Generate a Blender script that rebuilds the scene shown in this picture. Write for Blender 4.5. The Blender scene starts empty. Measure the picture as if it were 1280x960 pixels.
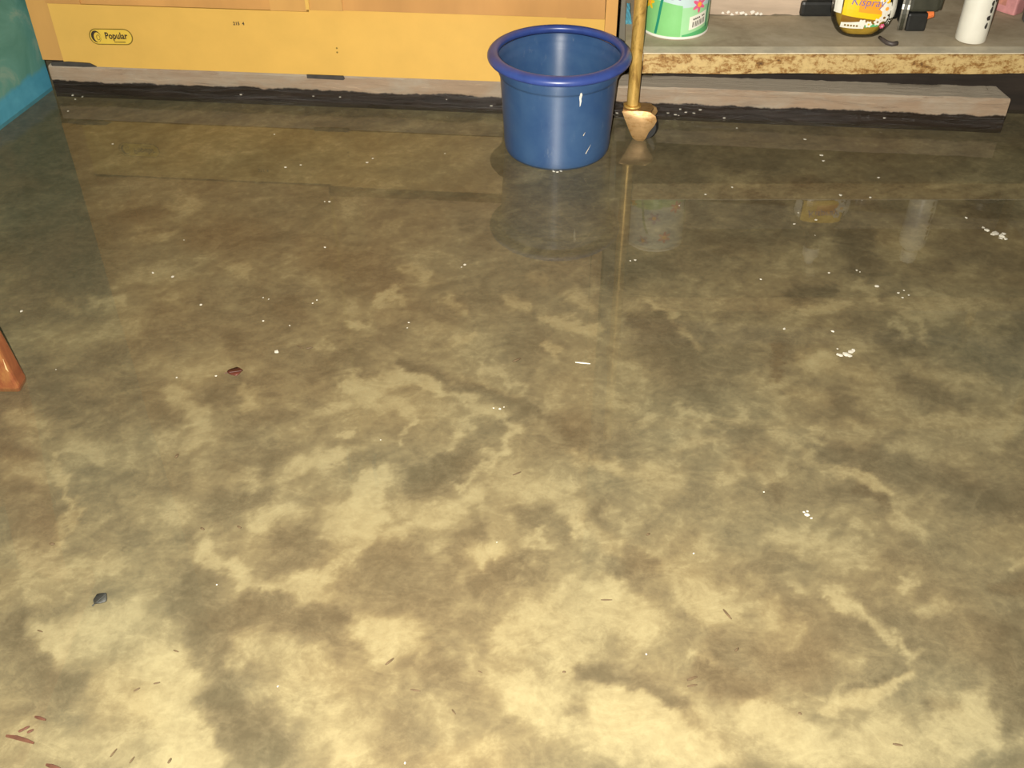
import bpy, bmesh, math, random
import numpy as np
from mathutils import Vector, Matrix

# ---------------------------------------------------------------- camera, light, exposure
# Lengths below are written in working units; K turns them into metres.
K = 0.70
scene = bpy.context.scene
COL = scene.collection
F_PX, PITCH, CAM_H = 1305.5, math.radians(39.76), 1.2

cd = bpy.data.cameras.new('camera')
cam = bpy.data.objects.new('camera', cd)
COL.objects.link(cam)
cd.sensor_fit = 'HORIZONTAL'
cd.sensor_width = 36.0
cd.lens = F_PX / 1280.0 * 36.0
cd.clip_start = 0.01
cam.location = (0, 0, CAM_H * K)
cam.rotation_euler = (math.pi / 2 - PITCH, 0, 0)
scene.camera = cam

world = bpy.data.worlds.new('world')
scene.world = world
world.use_nodes = True
bg = world.node_tree.nodes['Background']
bg.inputs[0].default_value = (1.0, 0.86, 0.62, 1)
bg.inputs[1].default_value = 0.035

# the phone's flash, a little to the left of the lens
ld = bpy.data.lights.new('phone_flash', 'AREA')
ld.shape = 'DISK'
ld.size = 0.011
ld.energy = 52.0
ld.color = (1.0, 0.94, 0.84)
flash = bpy.data.objects.new('phone_flash', ld)
COL.objects.link(flash)
flash.location = (-0.045 * K, 0.0, (CAM_H + 0.02) * K)
flash.rotation_euler = (math.pi / 2 - PITCH, 0, 0)

vs = scene.view_settings
vs.view_transform = 'Standard'
vs.look = 'None'
vs.exposure = 0.0
vs.gamma = 1.0
vs.use_curve_mapping = False

rnd = random.Random(11)

# ---------------------------------------------------------------- pixel helpers
cp, sp = math.cos(PITCH), math.sin(PITCH)


def on_level(x, y, z=0.0):
    """the point of the photograph's pixel (x, y) on the level surface at height z"""
    u, v = x - 640.0, y - 480.0
    d = Vector((u, F_PX * cp - v * sp, -F_PX * sp - v * cp))
    t = (z - CAM_H) / d.z
    return Vector((d.x * t, d.y * t, z))


# ---------------------------------------------------------------- materials
def new_mat(name):
    m = bpy.data.materials.new(name)
    m.use_nodes = True
    nt = m.node_tree
    return m, nt, nt.nodes['Principled BSDF']


def N(nt, typ, **kw):
    n = nt.nodes.new(typ)
    for k, v in kw.items():
        if k.startswith('i_'):
            key = k[2:]
            key = int(key) if key.isdigit() else key.replace('_', ' ')
            n.inputs[key].default_value = v
        else:
            setattr(n, k, v)
    return n


def coords(nt, scale=(1, 1, 1), loc=(0, 0, 0)):
    tc = N(nt, 'ShaderNodeTexCoord')
    mp = N(nt, 'ShaderNodeMapping')
    mp.inputs['Scale'].default_value = scale
    mp.inputs['Location'].default_value = loc
    nt.links.new(tc.outputs['Object'], mp.inputs['Vector'])
    return mp.outputs['Vector']


def noise(nt, vec, scale, detail=4, rough=0.6, dist=0.0):
    n = N(nt, 'ShaderNodeTexNoise')
    n.inputs['Scale'].default_value = scale
    n.inputs['Detail'].default_value = detail
    n.inputs['Roughness'].default_value = rough
    n.inputs['Distortion'].default_value = dist
    nt.links.new(vec, n.inputs['Vector'])
    return n.outputs['Fac']


def ramp(nt, fac, stops):
    r = N(nt, 'ShaderNodeValToRGB')
    e = r.color_ramp.elements
    while len(e) < len(stops):
        e.new(0.5)
    for i, (p, c) in enumerate(stops):
        e[i].position = p
        e[i].color = (c[0], c[1], c[2], 1) if len(c) == 3 else c
    nt.links.new(fac, r.inputs['Fac'])
    return r.outputs['Color']


def mixc(nt, fac, a, b):
    m = N(nt, 'ShaderNodeMix', data_type='RGBA')
    if isinstance(fac, float):
        m.inputs[0].default_value = fac
    else:
        nt.links.new(fac, m.inputs[0])
    for s, i in ((a, 6), (b, 7)):
        if isinstance(s, tuple):
            m.inputs[i].default_value = (*s, 1)
        else:
            nt.links.new(s, m.inputs[i])
    return m.outputs[2]


def math_n(nt, op, a, b=None, clamp=False):
    m = N(nt, 'ShaderNodeMath', operation=op, use_clamp=clamp)
    for i, s in enumerate((a, b)):
        if s is None:
            continue
        if isinstance(s, (int, float)):
            m.inputs[i].default_value = s
        else:
            nt.links.new(s, m.inputs[i])
    return m.outputs[0]


def bump(nt, b, fac, strength=0.3, dist=0.002):
    n = N(nt, 'ShaderNodeBump')
    n.inputs['Strength'].default_value = strength
    n.inputs['Distance'].default_value = dist
    nt.links.new(fac, n.inputs['Height'])
    nt.links.new(n.outputs['Normal'], b.inputs['Normal'])


def plain(name, col, rough=0.5, var=0.12, scale=40, metal=0.0, spec=0.5, bmp=0.0, stretch=(1, 1, 1)):
    m, nt, b = new_mat(name)
    v = coords(nt, stretch)
    f = noise(nt, v, scale, 5)
    lo = tuple(c * (1 - var) for c in col)
    hi = tuple(min(1, c * (1 + var)) for c in col)
    nt.links.new(ramp(nt, f, [(0.3, lo), (0.7, hi)]), b.inputs['Base Color'])
    b.inputs['Roughness'].default_value = rough
    b.inputs['Metallic'].default_value = metal
    b.inputs['Specular IOR Level'].default_value = spec
    if bmp:
        bump(nt, b, f, bmp)
    return m


M = {}

# floor: cement under a skin of pale silt; the 'silt' and 'tone' attributes hold the stains and a few painted-in reflections
m, nt, b = new_mat('stained_cement')
at = N(nt, 'ShaderNodeAttribute', attribute_name='silt')
at2 = N(nt, 'ShaderNodeAttribute', attribute_name='tone')
v = coords(nt)
fine = noise(nt, v, 80, 9, 0.76, 0.25)
mid = noise(nt, v, 14, 6, 0.62, 1.2)
fac = math_n(nt, 'ADD', at.outputs['Fac'], math_n(nt, 'MULTIPLY', math_n(nt, 'SUBTRACT', fine, 0.5), 0.72))
fac = math_n(nt, 'ADD', fac, math_n(nt, 'MULTIPLY', math_n(nt, 'SUBTRACT', mid, 0.5), 0.34))
# thin pale veins where silt has settled in brush marks
vn = noise(nt, coords(nt, (1.0, 1.5, 1.0)), 17, 6, 0.66, 0.8)
vein = math_n(nt, 'POWER', math_n(nt, 'SUBTRACT', 1.0, math_n(nt, 'ABSOLUTE', math_n(nt, 'MULTIPLY', math_n(nt, 'SUBTRACT', vn, 0.5), 5.0)), clamp=True), 3.0)
fac = math_n(nt, 'ADD', fac, math_n(nt, 'MULTIPLY', math_n(nt, 'MULTIPLY', vein, fine), 0.26), clamp=True)
c_grey = ramp(nt, fac, [(0.0, (0.074, 0.070, 0.046)), (0.30, (0.136, 0.125, 0.083)), (0.54, (0.200, 0.180, 0.114)),
                        (0.76, (0.290, 0.260, 0.162)), (1.0, (0.365, 0.330, 0.205))])
c_tan = ramp(nt, fac, [(0.0, (0.098, 0.071, 0.042)), (0.30, (0.166, 0.126, 0.073)), (0.54, (0.228, 0.180, 0.100)),
                       (0.76, (0.306, 0.254, 0.144)), (1.0, (0.374, 0.322, 0.188))])
nt.links.new(mixc(nt, at2.outputs['Fac'], c_grey, c_tan), b.inputs['Base Color'])
b.inputs['Roughness'].default_value = 0.85
b.inputs['Specular IOR Level'].default_value = 0.1
M['floor'] = m

# water: clear enough to show the floor, a little silt held in it, mirror-like at a low angle (Schlick)
m = bpy.data.materials.new('murky_water')
m.use_nodes = True
nt = m.node_tree
nt.nodes.clear()
out = N(nt, 'ShaderNodeOutputMaterial')
geo = N(nt, 'ShaderNodeNewGeometry')
v = coords(nt)
dot = N(nt, 'ShaderNodeVectorMath', operation='DOT_PRODUCT')
nt.links.new(geo.outputs['Incoming'], dot.inputs[0])
nt.links.new(geo.outputs['Normal'], dot.inputs[1])
one = math_n(nt, 'SUBTRACT', 1.0, math_n(nt, 'ABSOLUTE', dot.outputs['Value']))
fr = math_n(nt, 'ADD', math_n(nt, 'MULTIPLY', math_n(nt, 'POWER', one, 5.0), 0.98), 0.032)
tr = N(nt, 'ShaderNodeBsdfTransparent')
tr.inputs[0].default_value = (0.96, 0.95, 0.90, 1)
df = N(nt, 'ShaderNodeBsdfDiffuse')
df.inputs[0].default_value = (0.185, 0.160, 0.092, 1)
mk = N(nt, 'ShaderNodeMixShader')
murk = math_n(nt, 'ADD', math_n(nt, 'MULTIPLY', noise(nt, v, 2.6, 3, 0.5, 0.5), 0.16), 0.05)
nt.links.new(murk, mk.inputs[0])
nt.links.new(tr.outputs[0], mk.inputs[1])
nt.links.new(df.outputs[0], mk.inputs[2])
gl = N(nt, 'ShaderNodeBsdfGlossy')
gl.inputs['Color'].default_value = (1, 1, 1, 1)
gl.inputs['Roughness'].default_value = 0.01
bp = N(nt, 'ShaderNodeBump')
bp.inputs['Strength'].default_value = 0.05
bp.inputs['Distance'].default_value = 0.002
nt.links.new(noise(nt, v, 9, 2, 0.4), bp.inputs['Height'])
nt.links.new(bp.outputs['Normal'], gl.inputs['Normal'])
mx = N(nt, 'ShaderNodeMixShader')
nt.links.new(fr, mx.inputs[0])
nt.links.new(mk.outputs[0], mx.inputs[1])
nt.links.new(gl.outputs[0], mx.inputs[2])
nt.links.new(mx.outputs[0], out.inputs['Surface'])
M['water'] = m

# blue wall paint, faded and chalky above, a fresher band along the foot
m, nt, b = new_mat('blue_wall_paint')
tc = N(nt, 'ShaderNodeTexCoord')
sx = N(nt, 'ShaderNodeSeparateXYZ')
nt.links.new(tc.outputs['Object'], sx.inputs[0])
v = coords(nt)
n1 = noise(nt, v, 9, 6, 0.6, 0.8)
n2 = noise(nt, v, 30, 6, 0.65)
upper = ramp(nt, n1, [(0.30, (0.045, 0.170, 0.135)), (0.52, (0.095, 0.255, 0.215)), (0.70, (0.30, 0.36, 0.27))])
lower = ramp(nt, n2, [(0.3, (0.045, 0.235, 0.34)), (0.7, (0.075, 0.31, 0.43))])
hh = math_n(nt, 'ADD', sx.outputs[2], math_n(nt, 'MULTIPLY', math_n(nt, 'SUBTRACT', n1, 0.5), 0.05))
edge = N(nt, 'ShaderNodeMapRange')
edge.inputs[1].default_value = 0.036
edge.inputs[2].default_value = 0.046
nt.links.new(hh, edge.inputs[0])
nt.links.new(mixc(nt, edge.outputs[0], lower, upper), b.inputs['Base Color'])
b.inputs['Roughness'].default_value = 0.7
bump(nt, b, n2, 0.25)
M['blue_wall'] = m

M['plaster'] = plain('grey_plaster', (0.24, 0.22, 0.17), 0.9, 0.25, 6, bmp=0.2)
M['ceiling'] = plain('dull_ceiling', (0.22, 0.20, 0.17), 0.9, 0.2, 5)


# beam: weathered grey-tan timber, dark and glossy where it has soaked up water
def wet_wood(name, dry, wet_z, wet_col):
    m, nt, b = new_mat(name)
    tc = N(nt, 'ShaderNodeTexCoord')
    sx = N(nt, 'ShaderNodeSeparateXYZ')
    nt.links.new(tc.outputs['Object'], sx.inputs[0])
    g = coords(nt, (3.0, 30, 30))
    gr = noise(nt, g, 2.6, 8, 0.74, 1.4)
    blot = noise(nt, coords(nt, (5, 12, 12)), 2.0, 6, 0.7, 0.5)
    wood = ramp(nt, gr, [(0.28, tuple(c * 0.42 for c in dry)), (0.45, tuple(c * 0.9 for c in dry)), (0.60, dry),
                         (0.74, tuple(min(1, c * 1.8) for c in dry))])
    dust = ramp(nt, blot, [(0.42, (0, 0, 0)), (0.72, (0.75, 0.75, 0.75))])
    wood = mixc(nt, dust, wood, (0.36, 0.32, 0.25))
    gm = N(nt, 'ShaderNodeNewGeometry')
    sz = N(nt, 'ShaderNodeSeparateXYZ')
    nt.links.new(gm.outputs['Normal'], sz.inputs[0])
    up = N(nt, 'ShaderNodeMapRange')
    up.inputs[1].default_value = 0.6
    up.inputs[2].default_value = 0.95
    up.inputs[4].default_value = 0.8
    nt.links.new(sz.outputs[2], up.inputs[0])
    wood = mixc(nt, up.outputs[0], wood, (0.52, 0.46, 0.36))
    wobble = math_n(nt, 'MULTIPLY', math_n(nt, 'SUBTRACT', noise(nt, coords(nt, (1, 1, 0.2)), 14, 6, 0.70), 0.5), 0.021)
    hh = math_n(nt, 'ADD', sx.outputs[2], wobble)
    mr = N(nt, 'ShaderNodeMapRange')
    mr.inputs[1].default_value = wet_z - 0.0012
    mr.inputs[2].default_value = wet_z + 0.0016
    nt.links.new(hh, mr.inputs[0])
    wetc = ramp(nt, gr, [(0.3, tuple(c * 0.5 for c in wet_col)), (0.75, tuple(c * 1.8 for c in wet_col))])
    nt.links.new(mixc(nt, mr.outputs[0], wetc, wood), b.inputs['Base Color'])
    rr = N(nt, 'ShaderNodeMapRange')
    rr.inputs[3].default_value = 0.22
    rr.inputs[4].default_value = 0.85
    nt.links.new(mr.outputs[0], rr.inputs[0])
    nt.links.new(rr.outputs[0], b.inputs['Roughness'])
    bump(nt, b, gr, 0.8, 0.003)
    return m


M['beam'] = wet_wood('weathered_beam', (0.33, 0.235, 0.155), 0.036 * K, (0.020, 0.014, 0.010))

M['soaked'] = plain('gap_shade_black', (0.022, 0.015, 0.010), 0.6, 0.4, 20, stretch=(0.3, 1, 3), bmp=0.3)  # near-black for the added board that stands for shade under the rack
M['yellow'] = plain('yellow_laminate', (0.66, 0.40, 0.090), 0.42, 0.05, 14)
M['orange_wood'] = plain('orange_varnished_board', (0.52, 0.265, 0.080), 0.45, 0.16, 7, stretch=(1, 1, 0.25))
M['orange_edge'] = plain('orange_edge_strip', (0.57, 0.31, 0.09), 0.45, 0.12, 9, stretch=(1, 1, 0.25))
M['ink'] = plain('dark_print', (0.035, 0.022, 0.012), 0.6, 0.3)
M['ink_olive'] = plain('olive_print', (0.20, 0.13, 0.015), 0.6, 0.3)
M['emblem_gold'] = plain('pale_gold_print', (0.70, 0.47, 0.06), 0.5, 0.06)
M['shim'] = plain('dark_shim', (0.045, 0.040, 0.034), 0.7, 0.35)
M['brown_board'] = plain('cabinet_back_board', (0.20, 0.13, 0.07), 0.8, 0.2)  # plain brown of the back panel and feet

# blue plastic with scuffs
m, nt, b = new_mat('scuffed_blue_plastic')
v = coords(nt)
n1 = noise(nt, v, 14, 6, 0.65, 0.5)
n2 = noise(nt, coords(nt, (1, 1, 0.35)), 95, 8, 0.72, 0.4)
base = ramp(nt, n1, [(0.3, (0.024, 0.066, 0.175)), (0.7, (0.048, 0.105, 0.215))])
scuff = ramp(nt, n2, [(0.60, (0, 0, 0)), (0.80, (0.45, 0.45, 0.45))])
nt.links.new(mixc(nt, scuff, base, (0.26, 0.30, 0.34)), b.inputs['Base Color'])
b.inputs['Roughness'].default_value = 0.46
b.inputs['Specular IOR Level'].default_value = 0.6
bump(nt, b, n2, 0.06, 0.001)
# fine rings left by the mould draw the highlight out along the height
tg = N(nt, 'ShaderNodeTangent', direction_type='RADIAL', axis='Z')
nt.links.new(tg.outputs[0], b.inputs['Tangent'])
b.inputs['Anisotropic'].default_value = 0.92
b.inputs['Anisotropic Rotation'].default_value = 0.25
M['bucket'] = m
M['bucket_rim'] = plain('blue_plastic_rim', (0.035, 0.066, 0.26), 0.34, 0.18, 30, spec=0.6)
M['white_drip'] = plain('white_paint_drip', (0.75, 0.74, 0.68), 0.6, 0.05)


# old cream paint breaking into rust
def rusty(name, paint, scale, amount):
    m, nt, b = new_mat(name)
    v = coords(nt)
    n1 = noise(nt, coords(nt, (0.6, 1, 1.3)), scale, 9, 0.74, 0.5)
    n2 = noise(nt, v, scale * 4, 6, 0.7)
    mixn = math_n(nt, 'ADD', math_n(nt, 'MULTIPLY', n1, 0.65), math_n(nt, 'MULTIPLY', n2, 0.35))
    col = ramp(nt, mixn, [(amount - 0.10, (0.075, 0.033, 0.010)), (amount - 0.02, (0.30, 0.155, 0.040)),
                          (amount + 0.05, paint), (amount + 0.22, tuple(min(1, c * 1.25) for c in paint))])
    nt.links.new(col, b.inputs['Base Color'])
    b.inputs['Roughness'].default_value = 0.55
    bump(nt, b, mixn, 0.5, 0.0015)
    return m


M['rail'] = rusty('rusty_cream_paint', (0.52, 0.375, 0.16), 42, 0.470)
m, nt, b = new_mat('tarnished_brass_pipe')
n1 = noise(nt, coords(nt, (1, 1, 0.4)), 60, 7, 0.7, 0.5)
nt.links.new(ramp(nt, n1, [(0.34, (0.28, 0.15, 0.035)), (0.50, (0.62, 0.39, 0.10)), (0.7, (0.80, 0.55, 0.18))]), b.inputs['Base Color'])
b.inputs['Metallic'].default_value = 0.45
b.inputs['Roughness'].default_value = 0.42
bump(nt, b, n1, 0.25, 0.001)
M['pipe'] = m
M['fork'] = rusty('rusted_caster_steel', (0.42, 0.26, 0.11), 30, 0.46)
M['fork'].node_tree.nodes['Principled BSDF'].inputs['Metallic'].default_value = 0.45
M['fork'].node_tree.nodes['Principled BSDF'].inputs['Roughness'].default_value = 0.4
M['rubber'] = plain('black_rubber', (0.012, 0.012, 0.012), 0.5, 0.3)
m, nt, b = new_mat('dusty_grey_board')
n1 = noise(nt, coords(nt, (1, 1.6, 1)), 7, 7, 0.65, 0.8)
n2 = noise(nt, coords(nt), 60, 5, 0.7)
cc = math_n(nt, 'ADD', math_n(nt, 'MULTIPLY', n1, 0.75), math_n(nt, 'MULTIPLY', n2, 0.25))
nt.links.new(ramp(nt, cc, [(0.32, (0.32, 0.26, 0.17)), (0.52, (0.47, 0.40, 0.28)), (0.75, (0.60, 0.53, 0.40))]), b.inputs['Base Color'])
b.inputs['Roughness'].default_value = 0.85
bump(nt, b, n2, 0.2)
M['shelf'] = m
M['flange'] = plain('dusty_grey_flange', (0.66, 0.60, 0.46), 0.8, 0.2, 22)
M['pale_plank'] = plain('pale_pink_plank', (0.50, 0.39, 0.29), 0.8, 0.25, 16, stretch=(0.3, 1, 2))
M['flake'] = plain('white_flake', (0.80, 0.77, 0.68), 0.8, 0.05)

M['tin_sky'] = plain('pale_blue_print', (0.52, 0.66, 0.66), 0.35, 0.05, 12)
M['tin_green'] = plain('green_print', (0.24, 0.60, 0.22), 0.35, 0.08, 12)
M['tin_green2'] = plain('pale_green_print', (0.36, 0.68, 0.36), 0.35, 0.08, 12)
M['tin_green3'] = plain('deep_green_print', (0.10, 0.45, 0.17), 0.35, 0.08, 12)
M['tin_white'] = plain('white_rolled_rim', (0.85, 0.84, 0.76), 0.3, 0.04)
M['teal'] = plain('teal_print', (0.02, 0.25, 0.16), 0.4, 0.1)
M['pink'] = plain('pink_print', (0.75, 0.12, 0.25), 0.4, 0.12)
M['purple'] = plain('purple_print', (0.22, 0.17, 0.38), 0.4, 0.12)
M['flower_eye'] = plain('orange_print', (0.95, 0.42, 0.06), 0.4, 0.06)
M['yellow_print'] = plain('yellow_print', (0.85, 0.55, 0.02), 0.4, 0.1)
M['sticker'] = plain('white_paper', (0.82, 0.80, 0.70), 0.7, 0.04)

m = bpy.data.materials.new('clear_plastic')
m.use_nodes = True
nt = m.node_tree
nt.nodes.clear()
out = N(nt, 'ShaderNodeOutputMaterial')
tr = N(nt, 'ShaderNodeBsdfTransparent')
nt.links.new(ramp(nt, noise(nt, coords(nt), 20, 3), [(0.3, (0.80, 0.80, 0.74)), (0.7, (0.88, 0.87, 0.80))]), tr.inputs[0])
gl = N(nt, 'ShaderNodeBsdfGlossy')
gl.inputs['Roughness'].default_value = 0.08
lw = N(nt, 'ShaderNodeLayerWeight')
lw.inputs[0].default_value = 0.3
mx = N(nt, 'ShaderNodeMixShader')
nt.links.new(math_n(nt, 'ADD', math_n(nt, 'MULTIPLY', lw.outputs['Fresnel'], 0.6), 0.04, True), mx.inputs[0])
nt.links.new(tr.outputs[0], mx.inputs[1])
nt.links.new(gl.outputs[0], mx.inputs[2])
nt.links.new(mx.outputs[0], out.inputs['Surface'])
M['clear'] = m
M['liquid'] = plain('amber_liquid', (0.52, 0.34, 0.045), 0.15, 0.18, 16)
M['liquid_dark'] = plain('brown_band_print', (0.24, 0.115, 0.012), 0.3, 0.15)
M['label_orange'] = plain('orange_label', (0.95, 0.60, 0.01), 0.35, 0.05, 20)
M['label_glow'] = plain('deep_orange_label', (0.95, 0.38, 0.03), 0.35, 0.1, 20)
M['white_plastic'] = plain('white_plastic', (0.80, 0.78, 0.68), 0.35, 0.03)
M['black_plastic'] = plain('black_plastic', (0.020, 0.021, 0.020), 0.40, 0.3)
M['olive_plastic'] = plain('dark_olive_plastic', (0.045, 0.045, 0.030), 0.5, 0.3)
M['grey_metal'] = plain('dull_grey_metal', (0.20, 0.19, 0.155), 0.35, 0.3, 40, metal=0.4)
M['orange_plastic'] = plain('orange_plastic', (0.85, 0.22, 0.06), 0.4, 0.1)
M['pink_wrap'] = plain('pink_wrapper', (0.66, 0.30, 0.30), 0.5, 0.2, 40)
M['pink_wrap2'] = plain('salmon_wrapper_print', (0.62, 0.27, 0.20), 0.5, 0.3, 60)
M['slate'] = plain('slate_grey_plastic', (0.10, 0.105, 0.10), 0.5, 0.3)
M['blue_scrap'] = plain('light_blue_plastic', (0.13, 0.40, 0.50), 0.5, 0.2)
M['dark_wire'] = plain('dark_wire', (0.075, 0.06, 0.055), 0.5, 0.2)

# red-brown varnished timber, worn pale in places
m, nt, b = new_mat('worn_red_varnish')
n1 = noise(nt, coords(nt, (1, 1, 0.5)), 24, 7, 0.7, 0.6)
nt.links.new(ramp(nt, n1, [(0.30, (0.12, 0.030, 0.014)), (0.46, (0.22, 0.072, 0.028)), (0.58, (0.29, 0.130, 0.042)),
                           (0.72, (0.36, 0.22, 0.14))]), b.inputs['Base Color'])
b.inputs['Roughness'].default_value = 0.3
bump(nt, b, n1, 0.3)
M['stool'] = m
M['stool_fleck'] = plain('pale_stool_fleck', (0.62, 0.45, 0.22), 0.6, 0.1)

M['foam'] = plain('white_foam_and_glint', (0.62, 0.59, 0.50), 0.5, 0.08, 200)  # also colours the painted glints at beam and bucket foot
M['leaf_red'] = plain('dark_red_leaf', (0.085, 0.022, 0.012), 0.5, 0.3, 90)
M['leaf_grey'] = plain('dark_grey_leaf', (0.035, 0.036, 0.030), 0.6, 0.3, 90)
M['twig_red'] = plain('reddish_twig', (0.095, 0.036, 0.018), 0.7, 0.3, 90)
M['twig'] = plain('brown_twig', (0.10, 0.065, 0.030), 0.7, 0.3, 90)


# ---------------------------------------------------------------- mesh helpers
class MB:
    def __init__(self):
        self.v, self.f = [], []

    def add(self, vs, fs):
        o = len(self.v)
        self.v += [tuple(p) for p in vs]
        self.f += [tuple(i + o for i in f) for f in fs]
        return self

    def box(self, a, b):
        x0, y0, z0 = a
        x1, y1, z1 = b
        return self.add([(x0, y0, z0), (x1, y0, z0), (x1, y1, z0), (x0, y1, z0), (x0, y0, z1), (x1, y0, z1), (x1, y1, z1), (x0, y1, z1)],
                        [(0, 3, 2, 1), (4, 5, 6, 7), (0, 1, 5, 4), (1, 2, 6, 5), (2, 3, 7, 6), (3, 0, 4, 7)])

    def lathe(self, prof, n=64, c=(0, 0, 0), close=False):
        vs, fs = [], []
        k = len(prof)
        for i in range(n):
            a = 2 * math.pi * i / n
            for r, z in prof:
                vs.append((c[0] + r * math.cos(a), c[1] + r * math.sin(a), c[2] + z))
        for i in range(n):
            j = (i + 1) % n
            for q in range(k if close else k - 1):
                p = (q + 1) % k
                fs.append((i * k + q, j * k + q, j * k + p, i * k + p))
        return self.add(vs, fs)

    def tube(self, pts, rad, n=10, caps=True):
        pts = [Vector(p) for p in pts]
        rads = rad if isinstance(rad, (list, tuple)) else [rad] * len(pts)
        vs, fs = [], []
        for i, p in enumerate(pts):
            t = (pts[min(i + 1, len(pts) - 1)] - pts[max(i - 1, 0)]).normalized()
            up = Vector((0, 0, 1)) if abs(t.z) < 0.9 else Vector((1, 0, 0))
            a = t.cross(up).normalized()
            b2 = t.cross(a).normalized()
            for q in range(n):
                w = 2 * math.pi * q / n
                vs.append(p + (a * math.cos(w) + b2 * math.sin(w)) * rads[i])
        for i in range(len(pts) - 1):
            for q in range(n):
                r = (q + 1) % n
                fs.append((i * n + q, i * n + r, (i + 1) * n + r, (i + 1) * n + q))
        if caps:
            fs.append(tuple(range(n)))
            fs.append(tuple(reversed(range((len(pts) - 1) * n, len(pts) * n))))
        return self.add(vs, fs)

    def prism(self, outline, d0, d1, to3=lambda x, y, d: (x, d, y)):
        n = len(outline)
        vs = [to3(x, y, d0) for x, y in outline] + [to3(x, y, d1) for x, y in outline]
        fs = [tuple(range(n)), tuple(reversed(range(n, 2 * n)))]
        fs += [(i, i + n, (i + 1) % n + n, (i + 1) % n) for i in range(n)]
        return self.add(vs, fs)

    def build(self, name, mat, parent=None, loc=(0, 0, 0), rotz=0.0, smooth=False, bevel=0.0, fix=True):
        me = bpy.data.meshes.new(name)
        me.from_pydata([(x * K, y * K, z * K) for x, y, z in self.v], [], self.f)
        if fix or bevel:
            bm = bmesh.new()
            bm.from_mesh(me)
            if fix:
                bmesh.ops.recalc_face_normals(bm, faces=bm.faces[:])
            if bevel:
                es = [e for e in bm.edges if len(e.link_faces) == 2 and e.calc_face_angle(0) > 0.6]
                bmesh.ops.bevel(bm, geom=es, offset=bevel * K, segments=2, affect='EDGES', profile=0.6)
            bm.to_mesh(me)
            bm.free()
        if smooth:
            for p in me.polygons:
                p.use_smooth = True
        me.materials.append(mat)
        o = bpy.data.objects.new(name, me)
        COL.objects.link(o)
        o.location = Vector(loc) * K
        o.rotation_euler = (0, 0, rotz)
        if parent is not None:
            o.parent = parent
        return o


def soft(o, angle=0.7):
    """smooth shading that keeps the sharp edges"""
    me = o.data
    for p in me.polygons:
        p.use_smooth = True
    me.set_sharp_from_angle(angle=angle)
    return o


def tag(o, label, cat, group=None, kind=None):
    o['label'] = label
    o['category'] = cat
    if group:
        o['group'] = group
    if kind:
        o['kind'] = kind
    return o


def struct(o, label=None):
    o['kind'] = 'structure'
    if label:
        o['label'] = label
    return o


def thing(name, label, cat, loc=(0, 0, 0), rotz=0.0, group=None):
    o = bpy.data.objects.new(name, None)
    COL.objects.link(o)
    o.empty_display_size = 0.05
    o.location = Vector(loc) * K
    o.rotation_euler = (0, 0, rotz)
    return tag(o, label, cat, group)


def text_mesh(body, size, shear=0.0, weight=0.0):
    """vertices and faces of flat lettering, centred on the origin"""
    cu = bpy.data.curves.new('lettering_curve', 'FONT')
    cu.body = body
    cu.size = size
    cu.shear = shear
    cu.offset = weight
    cu.align_x = 'CENTER'
    cu.align_y = 'CENTER'
    cu.resolution_u = 3
    ob = bpy.data.objects.new('lettering_curve', cu)
    COL.objects.link(ob)
    bpy.context.view_layer.update()
    dg = bpy.context.evaluated_depsgraph_get()
    me = bpy.data.meshes.new_from_object(ob.evaluated_get(dg))
    vs = [(p.co.x, p.co.y) for p in me.vertices]
    fs = [tuple(p.vertices) for p in me.polygons]
    bpy.data.objects.remove(ob)
    bpy.data.curves.remove(cu)
    bpy.data.meshes.remove(me)
    return vs, fs


def decal(vs, fs, surf, name, mat, parent, **kw):
    """lay a flat print (u, v) on a surface function"""
    return MB().add([surf(u, w) for u, w in vs], fs).build(name, mat, parent, **kw)


def grid2(u0, u1, w0, w1, nu=8, nw=2, warp=None):
    vs, fs = [], []
    for j in range(nw + 1):
        for i in range(nu + 1):
            u, w = u0 + (u1 - u0) * i / nu, w0 + (w1 - w0) * j / nw
            vs.append(warp(i / nu, j / nw, u, w) if warp else (u, w))
    for j in range(nw):
        for i in range(nu):
            a = j * (nu + 1) + i
            fs.append((a, a + 1, a + nu + 2, a + nu + 1))
    return vs, fs


def flower2(cx, cy, r, petals=6, inner=0.45, n=4, rot=0.0):
    pts = []
    for k in range(petals * n):
        a = rot + 2 * math.pi * k / (petals * n)
        ph = (k % n) / n
        rr = r * (inner + (1 - inner) * (0.5 + 0.5 * math.cos(2 * math.pi * ph)))
        pts.append((cx + rr * math.cos(a), cy + rr * math.sin(a)))
    return [(cx, cy)] + pts, [(0, 1 + k, 1 + (k + 1) % len(pts)) for k in range(len(pts))]


def disc2(cx, cy, r, n=12):
    return flower2(cx, cy, r, n, 1.0, 1)


# ---------------------------------------------------------------- floor with its silt stains and painted reflections
WATER_D = 0.010
FX0, FX1, FY0, FY1 = -1.98, 2.50, -0.90, 3.42
lx = np.concatenate([np.arange(FX0, -1.42, 0.02), np.arange(-1.42, 1.42, 0.0042), np.arange(1.42, FX1, 0.02), [FX1]])
ly = np.concatenate([np.arange(FY0, 0.60, 0.02), np.arange(0.60, 2.72, 0.0042), np.arange(2.72, FY1, 0.02), [FY1]])
nx, ny = len(lx) - 1, len(ly) - 1
gx, gy = np.meshgrid(lx, ly)


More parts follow.
